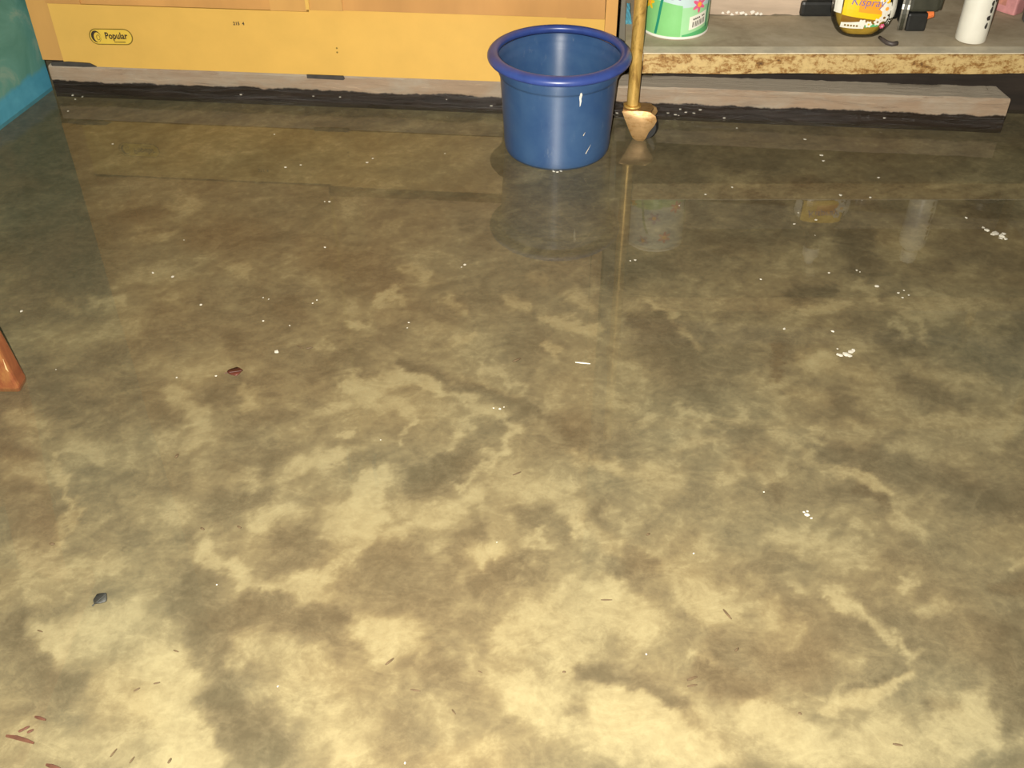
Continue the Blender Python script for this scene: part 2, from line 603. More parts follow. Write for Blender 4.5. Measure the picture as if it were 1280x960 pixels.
def vnoise(x, y, seed):
    r = np.random.RandomState(seed)
    g = r.rand(256, 256)
    xi, yi = np.floor(x).astype(int), np.floor(y).astype(int)
    fx, fy = x - xi, y - yi
    fx, fy = fx * fx * fx * (fx * (fx * 6 - 15) + 10), fy * fy * fy * (fy * (fy * 6 - 15) + 10)
    a, b2 = g[yi % 256, xi % 256], g[yi % 256, (xi + 1) % 256]
    c, d = g[(yi + 1) % 256, xi % 256], g[(yi + 1) % 256, (xi + 1) % 256]
    return (a + (b2 - a) * fx) * (1 - fy) + (c + (d - c) * fx) * fy


def fbm(x, y, seed, octv=5, gain=0.55):
    s, a, t = 0.0, 1.0, 0.0
    for k in range(octv):
        s = s + a * vnoise(x * 2 ** k + 17.3 * k, y * 2 ** k + 9.1 * k, seed + k)
        t += a
        a *= gain
    return s / t - 0.5


# stains and a few painted reflections read off the photograph: polyline of pixels, half width, strength (+ pale silt, - dark), tone shift
S = []


def st(pts, w, amp, tone=0.0):
    S.append((pts, w, amp, tone))


for a in [
    # pale silt, lower left
    ([(215, 850), (235, 930)], 42, .9, .2), ([(190, 950), (262, 950)], 20, .5), ([(250, 668), (267, 706), (300, 727), (358, 735), (408, 714), (450, 685), (470, 656)], 9, .55),
    ([(375, 739), (430, 760), (470, 793)], 16, .5), ([(478, 800), (512, 806)], 28, .95, .2), ([(85, 795), (167, 770)], 28, .5), ([(50, 740), (137, 700)], 20, .5, .3),
    ([(42, 780), (83, 827)], 14, .5), ([(375, 580), (433, 570)], 12, .55), ([(440, 618), (465, 598)], 16, .6), ([(308, 655), (375, 640)], 14, .5),
    ([(75, 568), (96, 640), (79, 672)], 6, .5, .8), ([(130, 870), (180, 880)], 30, .45, .8), ([(90, 930), (150, 945)], 25, .4, .2), ([(330, 800), (400, 840)], 30, .35),
    ([(390, 880), (440, 930)], 35, .5), ([(30, 700), (60, 690)], 16, .4), ([(160, 630), (230, 640)], 18, .4), ([(260, 610), (310, 600)], 16, .35), ([(20, 580), (60, 600)], 20, .25, .6),
    # pale silt, lower middle
    ([(600, 702), (614, 694)], 13, .7, .5), ([(668, 664), (675, 682)], 7, .5), ([(715, 660), (735, 672)], 17, .45, .5), ([(758, 672), (775, 680)], 15, .45, .5),
    ([(640, 790), (662, 775)], 20, .85), ([(600, 620), (545, 650), (483, 677)], 12, .55), ([(590, 575), (620, 563)], 6, .5), ([(663, 720), (671, 708)], 5, .5),
    ([(750, 760), (800, 780)], 32, .6, .3), ([(817, 705), (900, 755)], 25, .4, .3), ([(660, 870), (690, 880)], 28, .8), ([(755, 890), (785, 895)], 30, .7, .3),
    ([(800, 920), (850, 935)], 36, .9, .3), ([(690, 915), (720, 920)], 24, .5), ([(545, 890), (560, 900)], 20, .4), ([(425, 950), (450, 950)], 16, .4), ([(700, 770), (720, 830)], 28, .5, .2),
    ([(590, 830), (640, 850)], 24, .35), ([(540, 690), (520, 720)], 14, .3), ([(870, 900), (900, 940)], 26, .5, .3), ([(560, 940), (620, 950)], 24, .3, .5), ([(700, 735), (750, 745)], 14, .35),
    # pale silt, lower right
    ([(1039, 739), (1089, 781), (1139, 818)], 9, .75), ([(980, 668), (1055, 690)], 18, .42, .3), ([(860, 812), (905, 830)], 5, .55), ([(843, 750), (885, 763)], 12, .5, .3),
    ([(1155, 765), (1180, 762)], 9, .5), ([(1120, 722), (1136, 734)], 8, .5), ([(1070, 655), (1085, 658)], 8, .4), ([(1000, 733), (1010, 738)], 7, .45), ([(1262, 706), (1280, 704)], 9, .5, .4),
    ([(955, 895), (1005, 930)], 28, .85, .2), ([(770, 895), (810, 890)], 36, .7, .2), ([(1039, 880), (1090, 872), (1143, 852)], 12, .6, .6), ([(1195, 895), (1225, 890)], 30, .7, .2),
    ([(1215, 930), (1240, 925)], 22, .55), ([(1040, 940), (1090, 935)], 30, .55), ([(1262, 925), (1280, 920)], 16, .5), ([(1045, 820), (1075, 825)], 11, .45), ([(1051, 587), (1105, 608)], 8, .6, .8),
    ([(1114, 652), (1160, 668)], 11, .4, .2), ([(955, 597), (985, 585)], 10, .5), ([(960, 770), (985, 790)], 16, .4, .8), ([(880, 690), (940, 700)], 18, .25), ([(1110, 930), (1180, 950)], 26, .5, .2),
    # pale silt, middle
    ([(505, 468), (556, 491), (611, 519), (654, 534)], 7, .6), ([(654, 538), (619, 570), (572, 609)], 6, .6), ([(591, 527), (568, 554), (537, 566)], 9, .4), ([(517, 519), (505, 558)], 4, .5),
    ([(440, 482), (498, 470)], 12, .6), ([(415, 515), (430, 507)], 11, .4), ([(437, 540), (449, 536)], 4, .8), ([(462, 604), (478, 594)], 13, .7), ([(415, 575), (430, 570)], 12, .6), ([(425, 655), (455, 640)], 26, .8),
    ([(510, 635), (530, 628)], 18, .45), ([(590, 620), (600, 612)], 8, .5), ([(474, 372), (486, 366), (498, 373)], 6, .6, .4), ([(510, 340), (532, 350)], 9, .4, .6), ([(440, 405), (452, 408)], 7, .4),
    ([(558, 378), (575, 388)], 9, .6, .8), ([(570, 424), (588, 418)], 7, .5, .8), ([(632, 380), (655, 384)], 8, .6, .9), ([(668, 347), (682, 350)], 8, .4, .6), ([(712, 370), (740, 380)], 10, .5, .9),
    ([(681, 398), (710, 402), (744, 413)], 6, .55, .9), ([(690, 430), (700, 446)], 6, .6, .9), ([(603, 460), (630, 468), (650, 487)], 7, .45), ([(525, 486), (542, 490)], 6, .5, .5),
    ([(806, 378), (845, 398), (869, 437)], 5, .55, .5), ([(780, 455), (800, 478)], 15, .35), ([(849, 507), (884, 519)], 8, .5), ([(805, 530), (814, 525)], 7, .4), ([(755, 575), (770, 590)], 12, .5, .8),
    ([(805, 595), (845, 605)], 18, .4, .6), ([(718, 560), (732, 572)], 9, .4, .6), ([(760, 640), (775, 648)], 9, .45), ([(715, 660), (725, 665)], 9, .4), ([(640, 600), (700, 620)], 20, .2), ([(890, 520), (930, 515)], 9, .35, .3),
    ([(560, 470), (640, 495)], 6, .25, .5), ([(900, 600), (950, 570)], 12, .3, .5), ([(850, 560), (900, 545)], 8, .3, .4),
    # pale silt, left
    ([(219, 495), (235, 510), (250, 527)], 15, .7), ([(303, 490), (312, 502)], 9, .65, .7), ([(449, 488), (500, 508)], 13, .5), ([(112, 378), (140, 370)], 9, .55, .2), ([(70, 375), (90, 385)], 9, .4, .4),
    ([(175, 297), (205, 296)], 8, .45, .7), ([(210, 258), (240, 256)], 7, .4, .4), ([(290, 338), (312, 339)], 6, .5, .4), ([(10, 525), (45, 530)], 15, .5, .4), ([(476, 370), (490, 364)], 6, .4), ([(355, 320), (372, 321)], 5, .3),
    ([(436, 406), (446, 406)], 6, .4), ([(396, 436), (410, 430)], 6, .4), ([(246, 326), (264, 323)], 7, .3), ([(100, 560), (170, 575)], 16, .35), ([(200, 560), (270, 545)], 16, .35), ([(330, 540), (390, 545)], 14, .3),
    # pale silt, right
    ([(1011, 388), (1058, 380)], 8, .6, .4), ([(1080, 360), (1099, 379)], 7, .5, .4), ([(1140, 395), (1150, 405), (1161, 430)], 6, .5, .5), ([(1185, 385), (1230, 410), (1275, 440)], 20, .35, .4), ([(1120, 404), (1130, 416)], 6, .5),
    ([(948, 437), (962, 432)], 9, .4), ([(1010, 448), (1030, 446)], 9, .4), ([(1170, 224), (1190, 230)], 6, .3), ([(895, 218), (940, 224)], 10, .35), ([(1022, 310), (1040, 306)], 9, .3), ([(1060, 440), (1076, 436)], 7, .4),
    ([(900, 415), (920, 418)], 10, .3), ([(1000, 450), (1090, 470)], 10, .3, .5), ([(1150, 460), (1230, 480)], 14, .3, .5), ([(1180, 520), (1260, 540)], 14, .3, .3), ([(950, 480), (1030, 500)], 12, .28, .4), ([(1020, 540), (1080, 560)], 10, .3, .4),
    ([(905, 330), (960, 326)], 7, .3), ([(1100, 300), (1150, 310)], 8, .25, .6), ([(980, 540), (1040, 590)], 9, .35, .4),
    # darker bare cement, plus painted reflections of wall and rack and bucket shade
    ([(240, 735), (250, 800), (285, 870), (325, 940)], 30, -.62), ([(300, 770), (425, 780)], 28, -.45), ([(20, 800), (55, 840), (80, 865)], 30, -.5, .2), ([(0, 610), (65, 650)], 30, -.35, .5), ([(485, 700), (515, 705)], 30, -.45),
    ([(360, 685), (400, 675)], 24, -.35), ([(270, 620), (310, 628)], 20, -.35), ([(600, 727), (665, 710)], 17, -.75), ([(560, 700), (595, 660)], 12, -.55), ([(525, 612), (560, 590), (590, 575)], 18, -.65), ([(655, 640), (700, 668)], 15, -.5),
    ([(760, 716), (805, 697)], 8, -.55), ([(733, 839), (796, 860), (842, 877), (870, 905)], 13, -.85), ([(880, 830), (933, 858)], 15, -.55, .7), ([(520, 740), (550, 735)], 26, -.4), ([(405, 775), (415, 775)], 17, -.6), ([(515, 820), (540, 830)], 26, -.45, .4),
    ([(710, 893), (725, 893)], 16, -.45), ([(625, 905), (645, 905)], 16, -.3), ([(1068, 610), (1105, 627)], 6, -.55, .4), ([(1040, 560), (1110, 580), (1200, 612), (1285, 640)], 17, -.75), ([(750, 645), (797, 700)], 22, -.2, .4),
    ([(885, 848), (964, 864)], 14, -.5, .7), ([(1060, 859), (1093, 857), (1135, 843)], 5, -.5), ([(1262, 800), (1270, 900)], 26, -.7, .4), ([(1255, 735), (1280, 735)], 15, -.5, .9), ([(890, 922), (900, 926)], 16, -.45), ([(1172, 885), (1192, 885)], 12, -.45, .4),
    ([(1110, 720), (1200, 800)], 55, -.28, .5), ([(900, 800), (1000, 840)], 30, -.2, .6), ([(510, 460), (588, 484), (673, 517), (728, 545)], 8, -.6), ([(517, 600), (564, 573)], 16, -.6), ([(640, 433), (668, 433)], 20, -.45),
    ([(815, 420), (845, 440)], 26, -.6), ([(790, 402), (850, 408)], 9, -.5), ([(765, 347), (780, 347)], 16, -.45), ([(400, 320), (478, 350)], 30, -.3, .7), ([(430, 448), (450, 448)], 17, -.45), ([(730, 535), (760, 560)], 28, -.3, .5),
    ([(40, 180), (60, 260), (90, 330)], 55, -.7, -.5), ([(330, 378), (360, 385)], 22, -.35, .5), ([(30, 445), (60, 480)], 26, -.35), ([(165, 265), (190, 268)], 20, -.3, .8), ([(1070, 300), (1085, 330)], 20, -.65), ([(1005, 366), (1035, 360)], 9, -.8, -.5),  # first stroke paints the blue wall's reflection, fifth a dark reflection by the rack
    ([(920, 200), (970, 205)], 18, -.4), ([(1215, 265), (1250, 262)], 18, -.65), ([(1135, 270), (1155, 272)], 9, -.35), ([(967, 430), (964, 450), (972, 475)], 7, -.55, 1.0), ([(1262, 425), (1280, 425)], 9, -.4), ([(1115, 425), (1150, 440)], 16, -.4),
    ([(940, 240), (962, 258), (970, 285)], 9, -.35, .4), ([(1145, 332), (1180, 334)], 9, -.35), ([(880, 500), (930, 540)], 20, -.3), ([(1040, 500), (1110, 540)], 15, -.35), ([(1130, 480), (1200, 510)], 12, -.35), ([(930, 560), (980, 620)], 12, -.2, .3),
    ([(760, 330), (860, 330)], 20, -.3), ([(200, 420), (280, 430)], 24, -.2), ([(300, 430), (400, 470)], 20, -.25), ([(240, 300), (330, 300)], 20, -.2, .6), ([(560, 270), (760, 300)], 30, -.15), ([(618, 205), (632, 212)], 16, -.5), ([(990, 290), (1060, 300)], 14, -.3),  # last but one paints in the dark shade beside the bucket
    ([(880, 300), (940, 310)], 14, -.25, .4), ([(1190, 310), (1280, 330)], 12, -.3), ([(1000, 230), (1080, 250)], 12, -.25, .5), ([(430, 590), (470, 570)], 10, -.25), ([(340, 580), (330, 610)], 14, -.25), ([(80, 520), (130, 515)], 18, -.2), ([(0, 560), (30, 565)], 14, -.3, .7),
]:
    st(*a)

zf = gy * cp - (-WATER_D - CAM_H) * sp
zf_s = np.where(zf > 0.3, zf, 0.3)
px = 640 + F_PX * gx / zf_s
py = 480 - F_PX * (gy * sp + (-WATER_D - CAM_H) * cp) / zf_s
inview = (zf > 0.3) & (px > -160) & (px < 1440) & (py > 60) & (py < 1100)
wx = fbm(gx * 11, gy * 11, 3, 5) * 40 + fbm(gx * 34, gy * 34, 13, 4, 0.7) * 46
wy = fbm(gx * 11 + 40, gy * 11 + 7, 23, 5) * 27 + fbm(gx * 34, gy * 34, 33, 4, 0.7) * 30
scale_px = np.clip(1.35 / zf_s, 0.35, 1.3)
qx = (px + wx * scale_px)[inview]
qy = (py + wy * scale_px)[inview]
acc = np.zeros_like(qx)
tacc = np.zeros_like(qx)
for pts, w, amp, tone in S:
    x0 = min(p[0] for p in pts) - 3 * w
    x1 = max(p[0] for p in pts) + 3 * w
    y0 = min(p[1] for p in pts) - 3 * w
    y1 = max(p[1] for p in pts) + 3 * w
    sel = np.nonzero((qx > x0) & (qx < x1) & (qy > y0) & (qy < y1))[0]
    if len(sel) == 0:
        continue
    ax, ay = qx[sel], qy[sel]
    best = np.full(len(sel), 1e9)
    for (ux, uy), (vx, vy) in zip(pts[:-1], pts[1:]):
        dx, dy = vx - ux, vy - uy
        t = np.clip(((ax - ux) * dx + (ay - uy) * dy) / (dx * dx + dy * dy + 1e-6), 0, 1)
        best = np.minimum(best, np.hypot(ax - ux - t * dx, ay - uy - t * dy))
    g = np.exp(-(best / w) ** 2.4)
    acc[sel] += amp * g
    tacc[sel] += tone * g
# streaks that run with the old mop strokes, and broad cloudiness
rx, ry = gx * 0.80 + gy * 0.60, -gx * 0.60 + gy * 0.80
streak = fbm(rx * 5 + fbm(gx * 3, gy * 3, 61, 3) * 3, ry * 16 + fbm(gx * 4, gy * 4, 71, 3) * 5, 51, 5)
cloud = fbm(gx * 6.5 + fbm(gx * 9, gy * 9, 87, 4) * 1.6, gy * 6.5 + fbm(gx * 9, gy * 9, 97, 4) * 1.6, 81, 6)
detail_ = fbm(rx * 14 + fbm(gx * 9, gy * 9, 161, 3) * 4, ry * 34 + fbm(gx * 9, gy * 9, 171, 3) * 6, 151, 4)
silt = 0.37 + streak * 0.46 + cloud * 0.50 + detail_ * 0.34
tone = 0.52 + fbm(gx * 3.2, gy * 3.2, 131, 5) * 1.6
silt[inview] += acc * 0.66
tone[inview] += tacc * 0.45
silt = 0.43 + 0.40 * np.tanh((silt - 0.43) * 2.9)
tone = np.clip(tone, 0.0, 1.0)

nv = (nx + 1) * (ny + 1)
co = np.empty((nv, 3))
co[:, 0] = gx.ravel() * K
co[:, 1] = gy.ravel() * K
co[:, 2] = -WATER_D * K
ii, jj = np.meshgrid(np.arange(nx), np.arange(ny))
a0 = (jj * (nx + 1) + ii).ravel()
quads = np.stack([a0, a0 + 1, a0 + nx + 2, a0 + nx + 1], 1)
me = bpy.data.meshes.new('floor')
me.vertices.add(nv)
me.vertices.foreach_set('co', co.ravel())
me.loops.add(quads.size)
me.loops.foreach_set('vertex_index', quads.ravel())
me.polygons.add(len(quads))
me.polygons.foreach_set('loop_start', np.arange(len(quads)) * 4)
me.update(calc_edges=True)
for nm, arr in (('silt', silt), ('tone', tone)):
    at = me.attributes.new(nm, 'FLOAT', 'POINT')
    at.data.foreach_set('value', arr.ravel().astype(np.float32))
me.materials.append(M['floor'])
fl = bpy.data.objects.new('floor', me)
COL.objects.link(fl)
struct(fl, 'cement floor blotched with pale silt under shallow floodwater')

water = MB().add([(-2.04, FY0, 0), (2.349, FY0, 0), (2.349, 2.848, 0), (-0.95, 3.140, 0), (-1.2565, 2.7137, 0)], [(0, 1, 2, 3, 4)]).build('floodwater', M['water'])
tag(water, 'shallow murky brown floodwater covering the cement floor', 'water', kind='stuff')

# ---------------------------------------------------------------- walls and ceiling
CEIL = 3.6
wl0 = Vector((-1.2568, 2.7137, 0))
wdir = Vector((-0.213, -0.977, 0)).normalized()
LW = 3.62
t_ = 0.16
w = MB()
nseg = 24
# local frame: x along the wall towards the viewer, y into the wall
w.box((0, 0, -WATER_D), (LW, t_, CEIL))
wall = w.build('wall_left', M['blue_wall'], loc=wl0, rotz=math.atan2(wdir.y, wdir.x))
# flip so the thickness lies away from the room
wall.scale = (1, -1, 1)
struct(wall, 'faded teal painted wall with a brighter blue band along its foot')
ROT = math.radians(-5.0617)
BO = Vector((-1.2321, 2.6726, 0))          # beam's left front corner
bx_, by_ = Vector((0.9961, -0.0882, 0)), Vector((0.0882, 0.9961, 0))
wb = MB().box((-1.2, 0.50, -WATER_D), (3.9, 0.62, CEIL)).build('wall_back', M['plaster'], loc=BO, rotz=ROT)
struct(wb, 'dim grey plaster wall behind the wardrobe')
wr = MB().box((2.35, FY0, -WATER_D), (2.48, 2.80, CEIL)).build('wall_right', M['plaster'])
struct(wr, 'grey plaster side wall beyond the rack')
ce = MB().box((-2.1, FY0, CEIL), (2.6, 3.4, CEIL + 0.1)).build('ceiling', M['ceiling'])
struct(ce, 'plain dull ceiling')

# ---------------------------------------------------------------- long timber beam lying in the water
L, D, H = 2.485, 0.080, 0.077
prof_n = [(0, -WATER_D), (0, 0.0), (0, 0.02), (0, 0.04), (0, 0.06), (0.0, H - 0.004), (0.004, H), (0.03, H), (0.055, H), (D - 0.004, H), (D, H - 0.004),
          (D, 0.03), (D, -WATER_D)]
ns = 170
vs, fs = [], []
r2 = random.Random(4)
for i in range(ns + 1):
    s = L * i / ns
    lift = 0.004 * max(0, (s - 1.5)) / 1.0
    jag = (r2.random() - 0.5) * 0.0022
    for q, (dy, z) in enumerate(prof_n):
        ss = s
        if i > ns - 3 and q >= 6 and q <= 10:      # sawn end is a little skewed
            ss = s - 0.018 * (dy / D)
        wv = 0.0012 * math.sin(s * 9 + q) + (r2.random() - 0.5) * 0.0012
        zz = z + (lift if z > 0.03 else 0) + (jag if 4 < q < 11 else 0)
        vs.append((ss, dy + (wv if q < 10 else -wv), zz))
k = len(prof_n)
for i in range(ns):
    for q in range(k):
        p = (q + 1) % k
        fs.append((i * k + q, (i + 1) * k + q, (i + 1) * k + p, i * k + p))
fs.append(tuple(range(k)))
fs.append(tuple(reversed(range(ns * k, ns * k + k))))
beam = MB().add(vs, fs).build('timber_beam', M['beam'], loc=BO, rotz=ROT)
soft(beam, 0.6)
tag(beam, 'long weathered timber beam lying in the water, soaked dark along its lower half', 'beam')

# added dark board that stands in for the shade under the rack
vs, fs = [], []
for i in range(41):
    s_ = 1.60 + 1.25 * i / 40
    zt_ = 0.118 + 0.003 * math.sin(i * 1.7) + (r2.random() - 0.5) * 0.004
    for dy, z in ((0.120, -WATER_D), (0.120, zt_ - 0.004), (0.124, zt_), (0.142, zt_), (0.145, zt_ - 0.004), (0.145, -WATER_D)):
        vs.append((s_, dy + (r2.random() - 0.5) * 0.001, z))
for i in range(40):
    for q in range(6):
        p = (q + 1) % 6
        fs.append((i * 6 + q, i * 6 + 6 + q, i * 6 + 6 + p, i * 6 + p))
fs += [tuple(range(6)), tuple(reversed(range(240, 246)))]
sbd = MB().add(vs, fs).build('gap_shade_board', M['soaked'], loc=BO, rotz=ROT)
tag(sbd, 'added black board standing in for the shade in the gap under the rack behind the beam', 'board')

# dark shims between beam and wardrobe
sh = MB().prism([(0.012, 0.0775), (0.10, 0.0775), (0.135, 0.079), (0.118, 0.088), (0.06, 0.090), (0.012, 0.087)], -0.0035, 0.06).build('packing_shim', M['shim'], loc=BO, rotz=ROT)
tag(sh, 'dark wedge-shaped packing strip under the wardrobe corner by the blue wall', 'shim')
sh = MB().prism([(0.700, 0.0695), (0.796, 0.0680), (0.800, 0.0715), (0.797, 0.0795), (0.700, 0.0795)], -0.0042, -0.0015).build('packing_shim', M['shim'], loc=BO, rotz=ROT)
tag(sh, 'short straight dark strip on the beam under the middle of the wardrobe', 'shim')

# ---------------------------------------------------------------- wardrobe on the beam
W = 1.508
ZB, ZT = 0.0905, 2.30
DEP = 0.40
OFF = -0.012
ward = thing('wardrobe', 'yellow and orange wooden wardrobe with double doors standing on the timber beam', 'wardrobe', BO + bx_ * OFF, ROT)


def wpart(name, a, b, mat, parent=ward, bevel=0.0):
    return MB().box(a, b).build(name, mat, parent, bevel=bevel)


PT0, PT1 = 0.2425, 0.2435     # top of the plinth, left and right end
pl_ = MB().prism([(0.0585, 0.078), (W - 0.030, 0.078), (W - 0.030, 0.266), (0.738, 0.266), (0.738, PT0), (0.0585, PT0)], 0.0005, 0.018)
plinth = pl_.build('plinth_panel', M['yellow'], ward)
plinth['label'] = 'yellow plinth board with an oval emblem'
for a, b2 in ((0.0, 0.0580), (W - 0.0292, W)):
    stl = MB().box((a, 0.004, 0.0905), (b2, 0.022, 2.25)).build('stile', M['orange_edge'], ward)
wpart('side_panel', (0.0, 0.0225, ZB), (0.018, DEP, ZT), M['orange_wood'])
wpart('side_panel', (W - 0.018, 0.0225, ZB), (W, DEP, ZT), M['orange_wood'])
wpart('back_panel', (0.019, DEP - 0.012, ZB), (W - 0.019, DEP, ZT), M['brown_board'])
wpart('top_panel', (-0.01, -0.01, ZT + 0.0005), (W + 0.01, DEP + 0.005, ZT + 0.03), M['orange_wood'])
wpart('bottom_board', (0.019, 0.0225, 0.20), (W - 0.019, DEP - 0.013, 0.218), M['orange_wood'])
# support foot at the back so that it stands level
wpart('foot', (0.03, DEP - 0.05, -WATER_D), (0.09, DEP - 0.014, 0.199), M['brown_board'])
wpart('foot', (W - 0.09, DEP - 0.05, -WATER_D), (W - 0.03, DEP - 0.014, 0.199), M['brown_board'])
MID = 0.738


def pz(s):
    return PT0 + (PT1 - PT0) * s / W + 0.0035


for s0, s1, hinge, pr_ in ((0.0585, MID - 0.0035, 1, 0.004), (MID + 0.0035, W - 0.031, -1, 0.030)):
    up_ = 0.0 if hinge > 0 else 0.43 * pr_ + 0.001
    d = MB().prism([(s0, pz(s0) + up_), (s1, pz(s1) + up_), (s1, 2.24), (s0, 2.24)], -pr_, 0.016 if hinge > 0 else -0.0005).build('door', M['orange_wood'], ward)
    SW = 0.092
    for e0, e1 in ((s0, s0 + SW), (s1 - SW, s1)):
        MB().prism([(e0, pz(e0) + up_), (e1, pz(e1) + up_), (e1, 2.24), (e0, 2.24)], -0.0040 - pr_, -0.0002 - pr_).build('door_stile', M['orange_edge'] if (e0 < MID < e1 + 0.05 or e1 > MID > e0 - 0.05) else M['orange_wood'], d)
    for z0, z1 in ((2.13, 2.24), (1.12, 1.20)):
        MB().box((s0 + SW + 0.0005, -0.0040 - pr_, z0), (s1 - SW - 0.0005, -0.0002 - pr_, z1)).build('door_rail', M['orange_wood'], d)
    hx = s1 - 0.045 if hinge > 0 else s0 + 0.045
    MB().tube([(hx, -0.0045 - pr_, 1.25), (hx, -0.03 - pr_, 1.26), (hx, -0.03 - pr_, 1.38), (hx, -0.0045 - pr_, 1.39)], 0.006, 8).build('handle', M['grey_metal'], d, smooth=True)
# light bead on the meeting edge
MB().prism([(MID + 0.0040, pz(MID) + 0.016), (MID + 0.013, pz(MID) + 0.016), (MID + 0.013, 2.24), (MID + 0.0040, 2.24)], -0.0380, -0.0342).build('meeting_bead', M['yellow'], ward)

# emblem on the plinth
EX, EZ = 0.194 - OFF, 0.161
YF = -0.0003


def oval(hw, hh, n=14, r=None):
    pts = []
    r = hh
    for k in range(n + 1):
        a = -math.pi / 2 + math.pi * k / n
        pts.append((hw - r + r * math.cos(a), r * math.sin(a)))
    for k in range(n + 1):
        a = math.pi / 2 + math.pi * k / n
        pts.append((-hw + r + r * math.cos(a), r * math.sin(a)))
    return pts


def ring(o1, o2):
    n = len(o1)
    return o1 + o2, [(i, (i + 1) % n, n + (i + 1) % n, n + i) for i in range(n)]


def esurf(u, w_):
    return (EX + u, YF, EZ + w_ + 0.02 * u)


def esurf2(u, w_):
    return (EX + u, YF - 0.0003, EZ + w_ + 0.02 * u)


o1, o2 = oval(0.0585, 0.0215), oval(0.0555, 0.0188)
decal(o1[:] and oval(0.0560, 0.0192), [tuple(range(len(o1)))], esurf, 'emblem_field', M['emblem_gold'], plinth, fix=False)
decal(*ring(o1, o2), esurf2, 'emblem_border', M['ink_olive'], plinth, fix=False)
c1 = [(-0.040 + 0.0130 * math.cos(a), 0.0005 + 0.0155 * math.sin(a)) for a in [2 * math.pi * i / 20 for i in range(20)]]
c2 = [(-0.0365 + 0.0095 * math.cos(a), -0.0015 + 0.0128 * math.sin(a)) for a in [2 * math.pi * i / 20 for i in range(20)]]
decal(*ring(c1, c2), esurf2, 'emblem_crescent', M['ink'], plinth, fix=False)
c3 = [(-0.0345 + 0.0052 * math.cos(a), -0.002 + 0.0075 * math.sin(a)) for a in [2 * math.pi * i / 16 for i in range(16)]]
c4 = [(-0.0345 + 0.0036 * math.cos(a), -0.002 + 0.0058 * math.sin(a)) for a in [2 * math.pi * i / 16 for i in range(16)]]
decal(*ring(c3, c4), esurf2, 'emblem_crescent', M['ink_olive'], plinth, fix=False)
tv, tf = text_mesh('Popular', 0.0215, 0.0, 0.0006)
decal([(x * 0.90 + 0.0140, y * 1.12 + 0.002) for x, y in tv], tf, esurf2, 'lettering', M['ink'], plinth, fix=False)
decal(*grid2(0.006, 0.036, -0.0150, -0.0125, 1, 1), esurf2, 'lettering', M['ink_olive'], plinth, fix=False)
tv, tf = text_mesh('215  4', 0.0115, 0.0, 0.0004)
decal([(x + 0.540 - OFF - EX, y + 0.207 - EZ - 0.007) for x, y in tv], tf, esurf2, 'stamped_number', M['ink'], plinth, fix=False)
for du, dz in ((0.787, 0.152), (0.787, 0.141)):
    decal(*disc2(du - OFF - EX, dz - EZ - 0.012, 0.0026, 7), esurf2, 'smudge', M['ink_olive'], plinth, fix=False)

# ---------------------------------------------------------------- blue bucket
BX, BY = 0.1111, 2.3728
bucket = thing('bucket', 'blue plastic bucket with a rolled rim standing in the floodwater', 'bucket', (BX, BY, -WATER_D))
zo = WATER_D
outer = [(0.0, -0.0100), (0.108, -0.0100), (0.1190, -0.0088), (0.1248, -0.0050), (0.1280, 0.001), (0.1302, 0.016), (0.1310, 0.040), (0.1340, 0.090),
         (0.1370, 0.140), (0.1398, 0.184), (0.1405, 0.1880), (0.1432, 0.1900), (0.1445, 0.1935), (0.1462, 0.205), (0.1490, 0.2170), (0.1480, 0.2235)]
inner = [(0.1440, 0.2235), (0.1420, 0.205), (0.1402, 0.1955), (0.1370, 0.1915), (0.1350, 0.1860), (0.1320, 0.140), (0.1260, 0.040), (0.1225, 0.008), (0.112, -0.002),
         (0.095, -0.005), (0.0, -0.005)]
MB().lathe([(max(r, 1e-4), z + zo) for r, z in outer + inner], 96).build('body', M['bucket'], bucket, smooth=True)
rim = []
for i in range(20):
    a = 2 * math.pi * i / 20
    rim.append((0.1560 + 0.0135 * math.cos(a) , 0.2310 + 0.0105 * math.sin(a) - 0.18 * 0.0135 * math.cos(a) + zo))
MB().lathe(rim, 96, close=True).build('rim', M['bucket_rim'], bucket, smooth=True)


def bsurf(phi, z, off=0.0008):
    r = np.interp(z, [p[1] for p in outer[4:]], [p[0] for p in outer[4:]]) + off
    return (r * math.sin(phi), -r * math.cos(phi), z + zo)


dr = [(0.300, 0.196), (0.322, 0.197), (0.340, 0.191), (0.336, 0.180), (0.342, 0.174), (0.330, 0.163), (0.318, 0.160), (0.312, 0.172), (0.298, 0.184)]
dv, dfc = [(0.318, 0.182)] + dr, [(0, 1 + i, 1 + (i + 1) % len(dr)) for i in range(len(dr))]
decal(dv, dfc, lambda u, w_: bsurf(u, w_, 0.0016), 'paint_drip', M['white_drip'], bucket, fix=False)
for ph, z, ln in ((0.50, 0.035, 0.10), (0.42, 0.085, 0.03)):
    decal([(ph, z), (ph + ln, z + ln * 0.19), (ph + ln + 0.012, z + ln * 0.2 + 0.001), (ph + 0.01, z - 0.003)], [(0, 1, 2, 3)], lambda u, w_: bsurf(u, w_, 0.0012), 'scratch', M['flange'], bucket, fix=False)

# ---------------------------------------------------------------- steel rack on casters
RY = 2.45
rack = thing('rack', 'rusty steel shelf rack on casters beside the wardrobe', 'rack', (0.30, RY, -WATER_D))
rz0 = WATER_D          # rack-local z of the water surface


def R(p):
    return (p[0] - 0.30, p[1] - RY, p[2] + rz0)


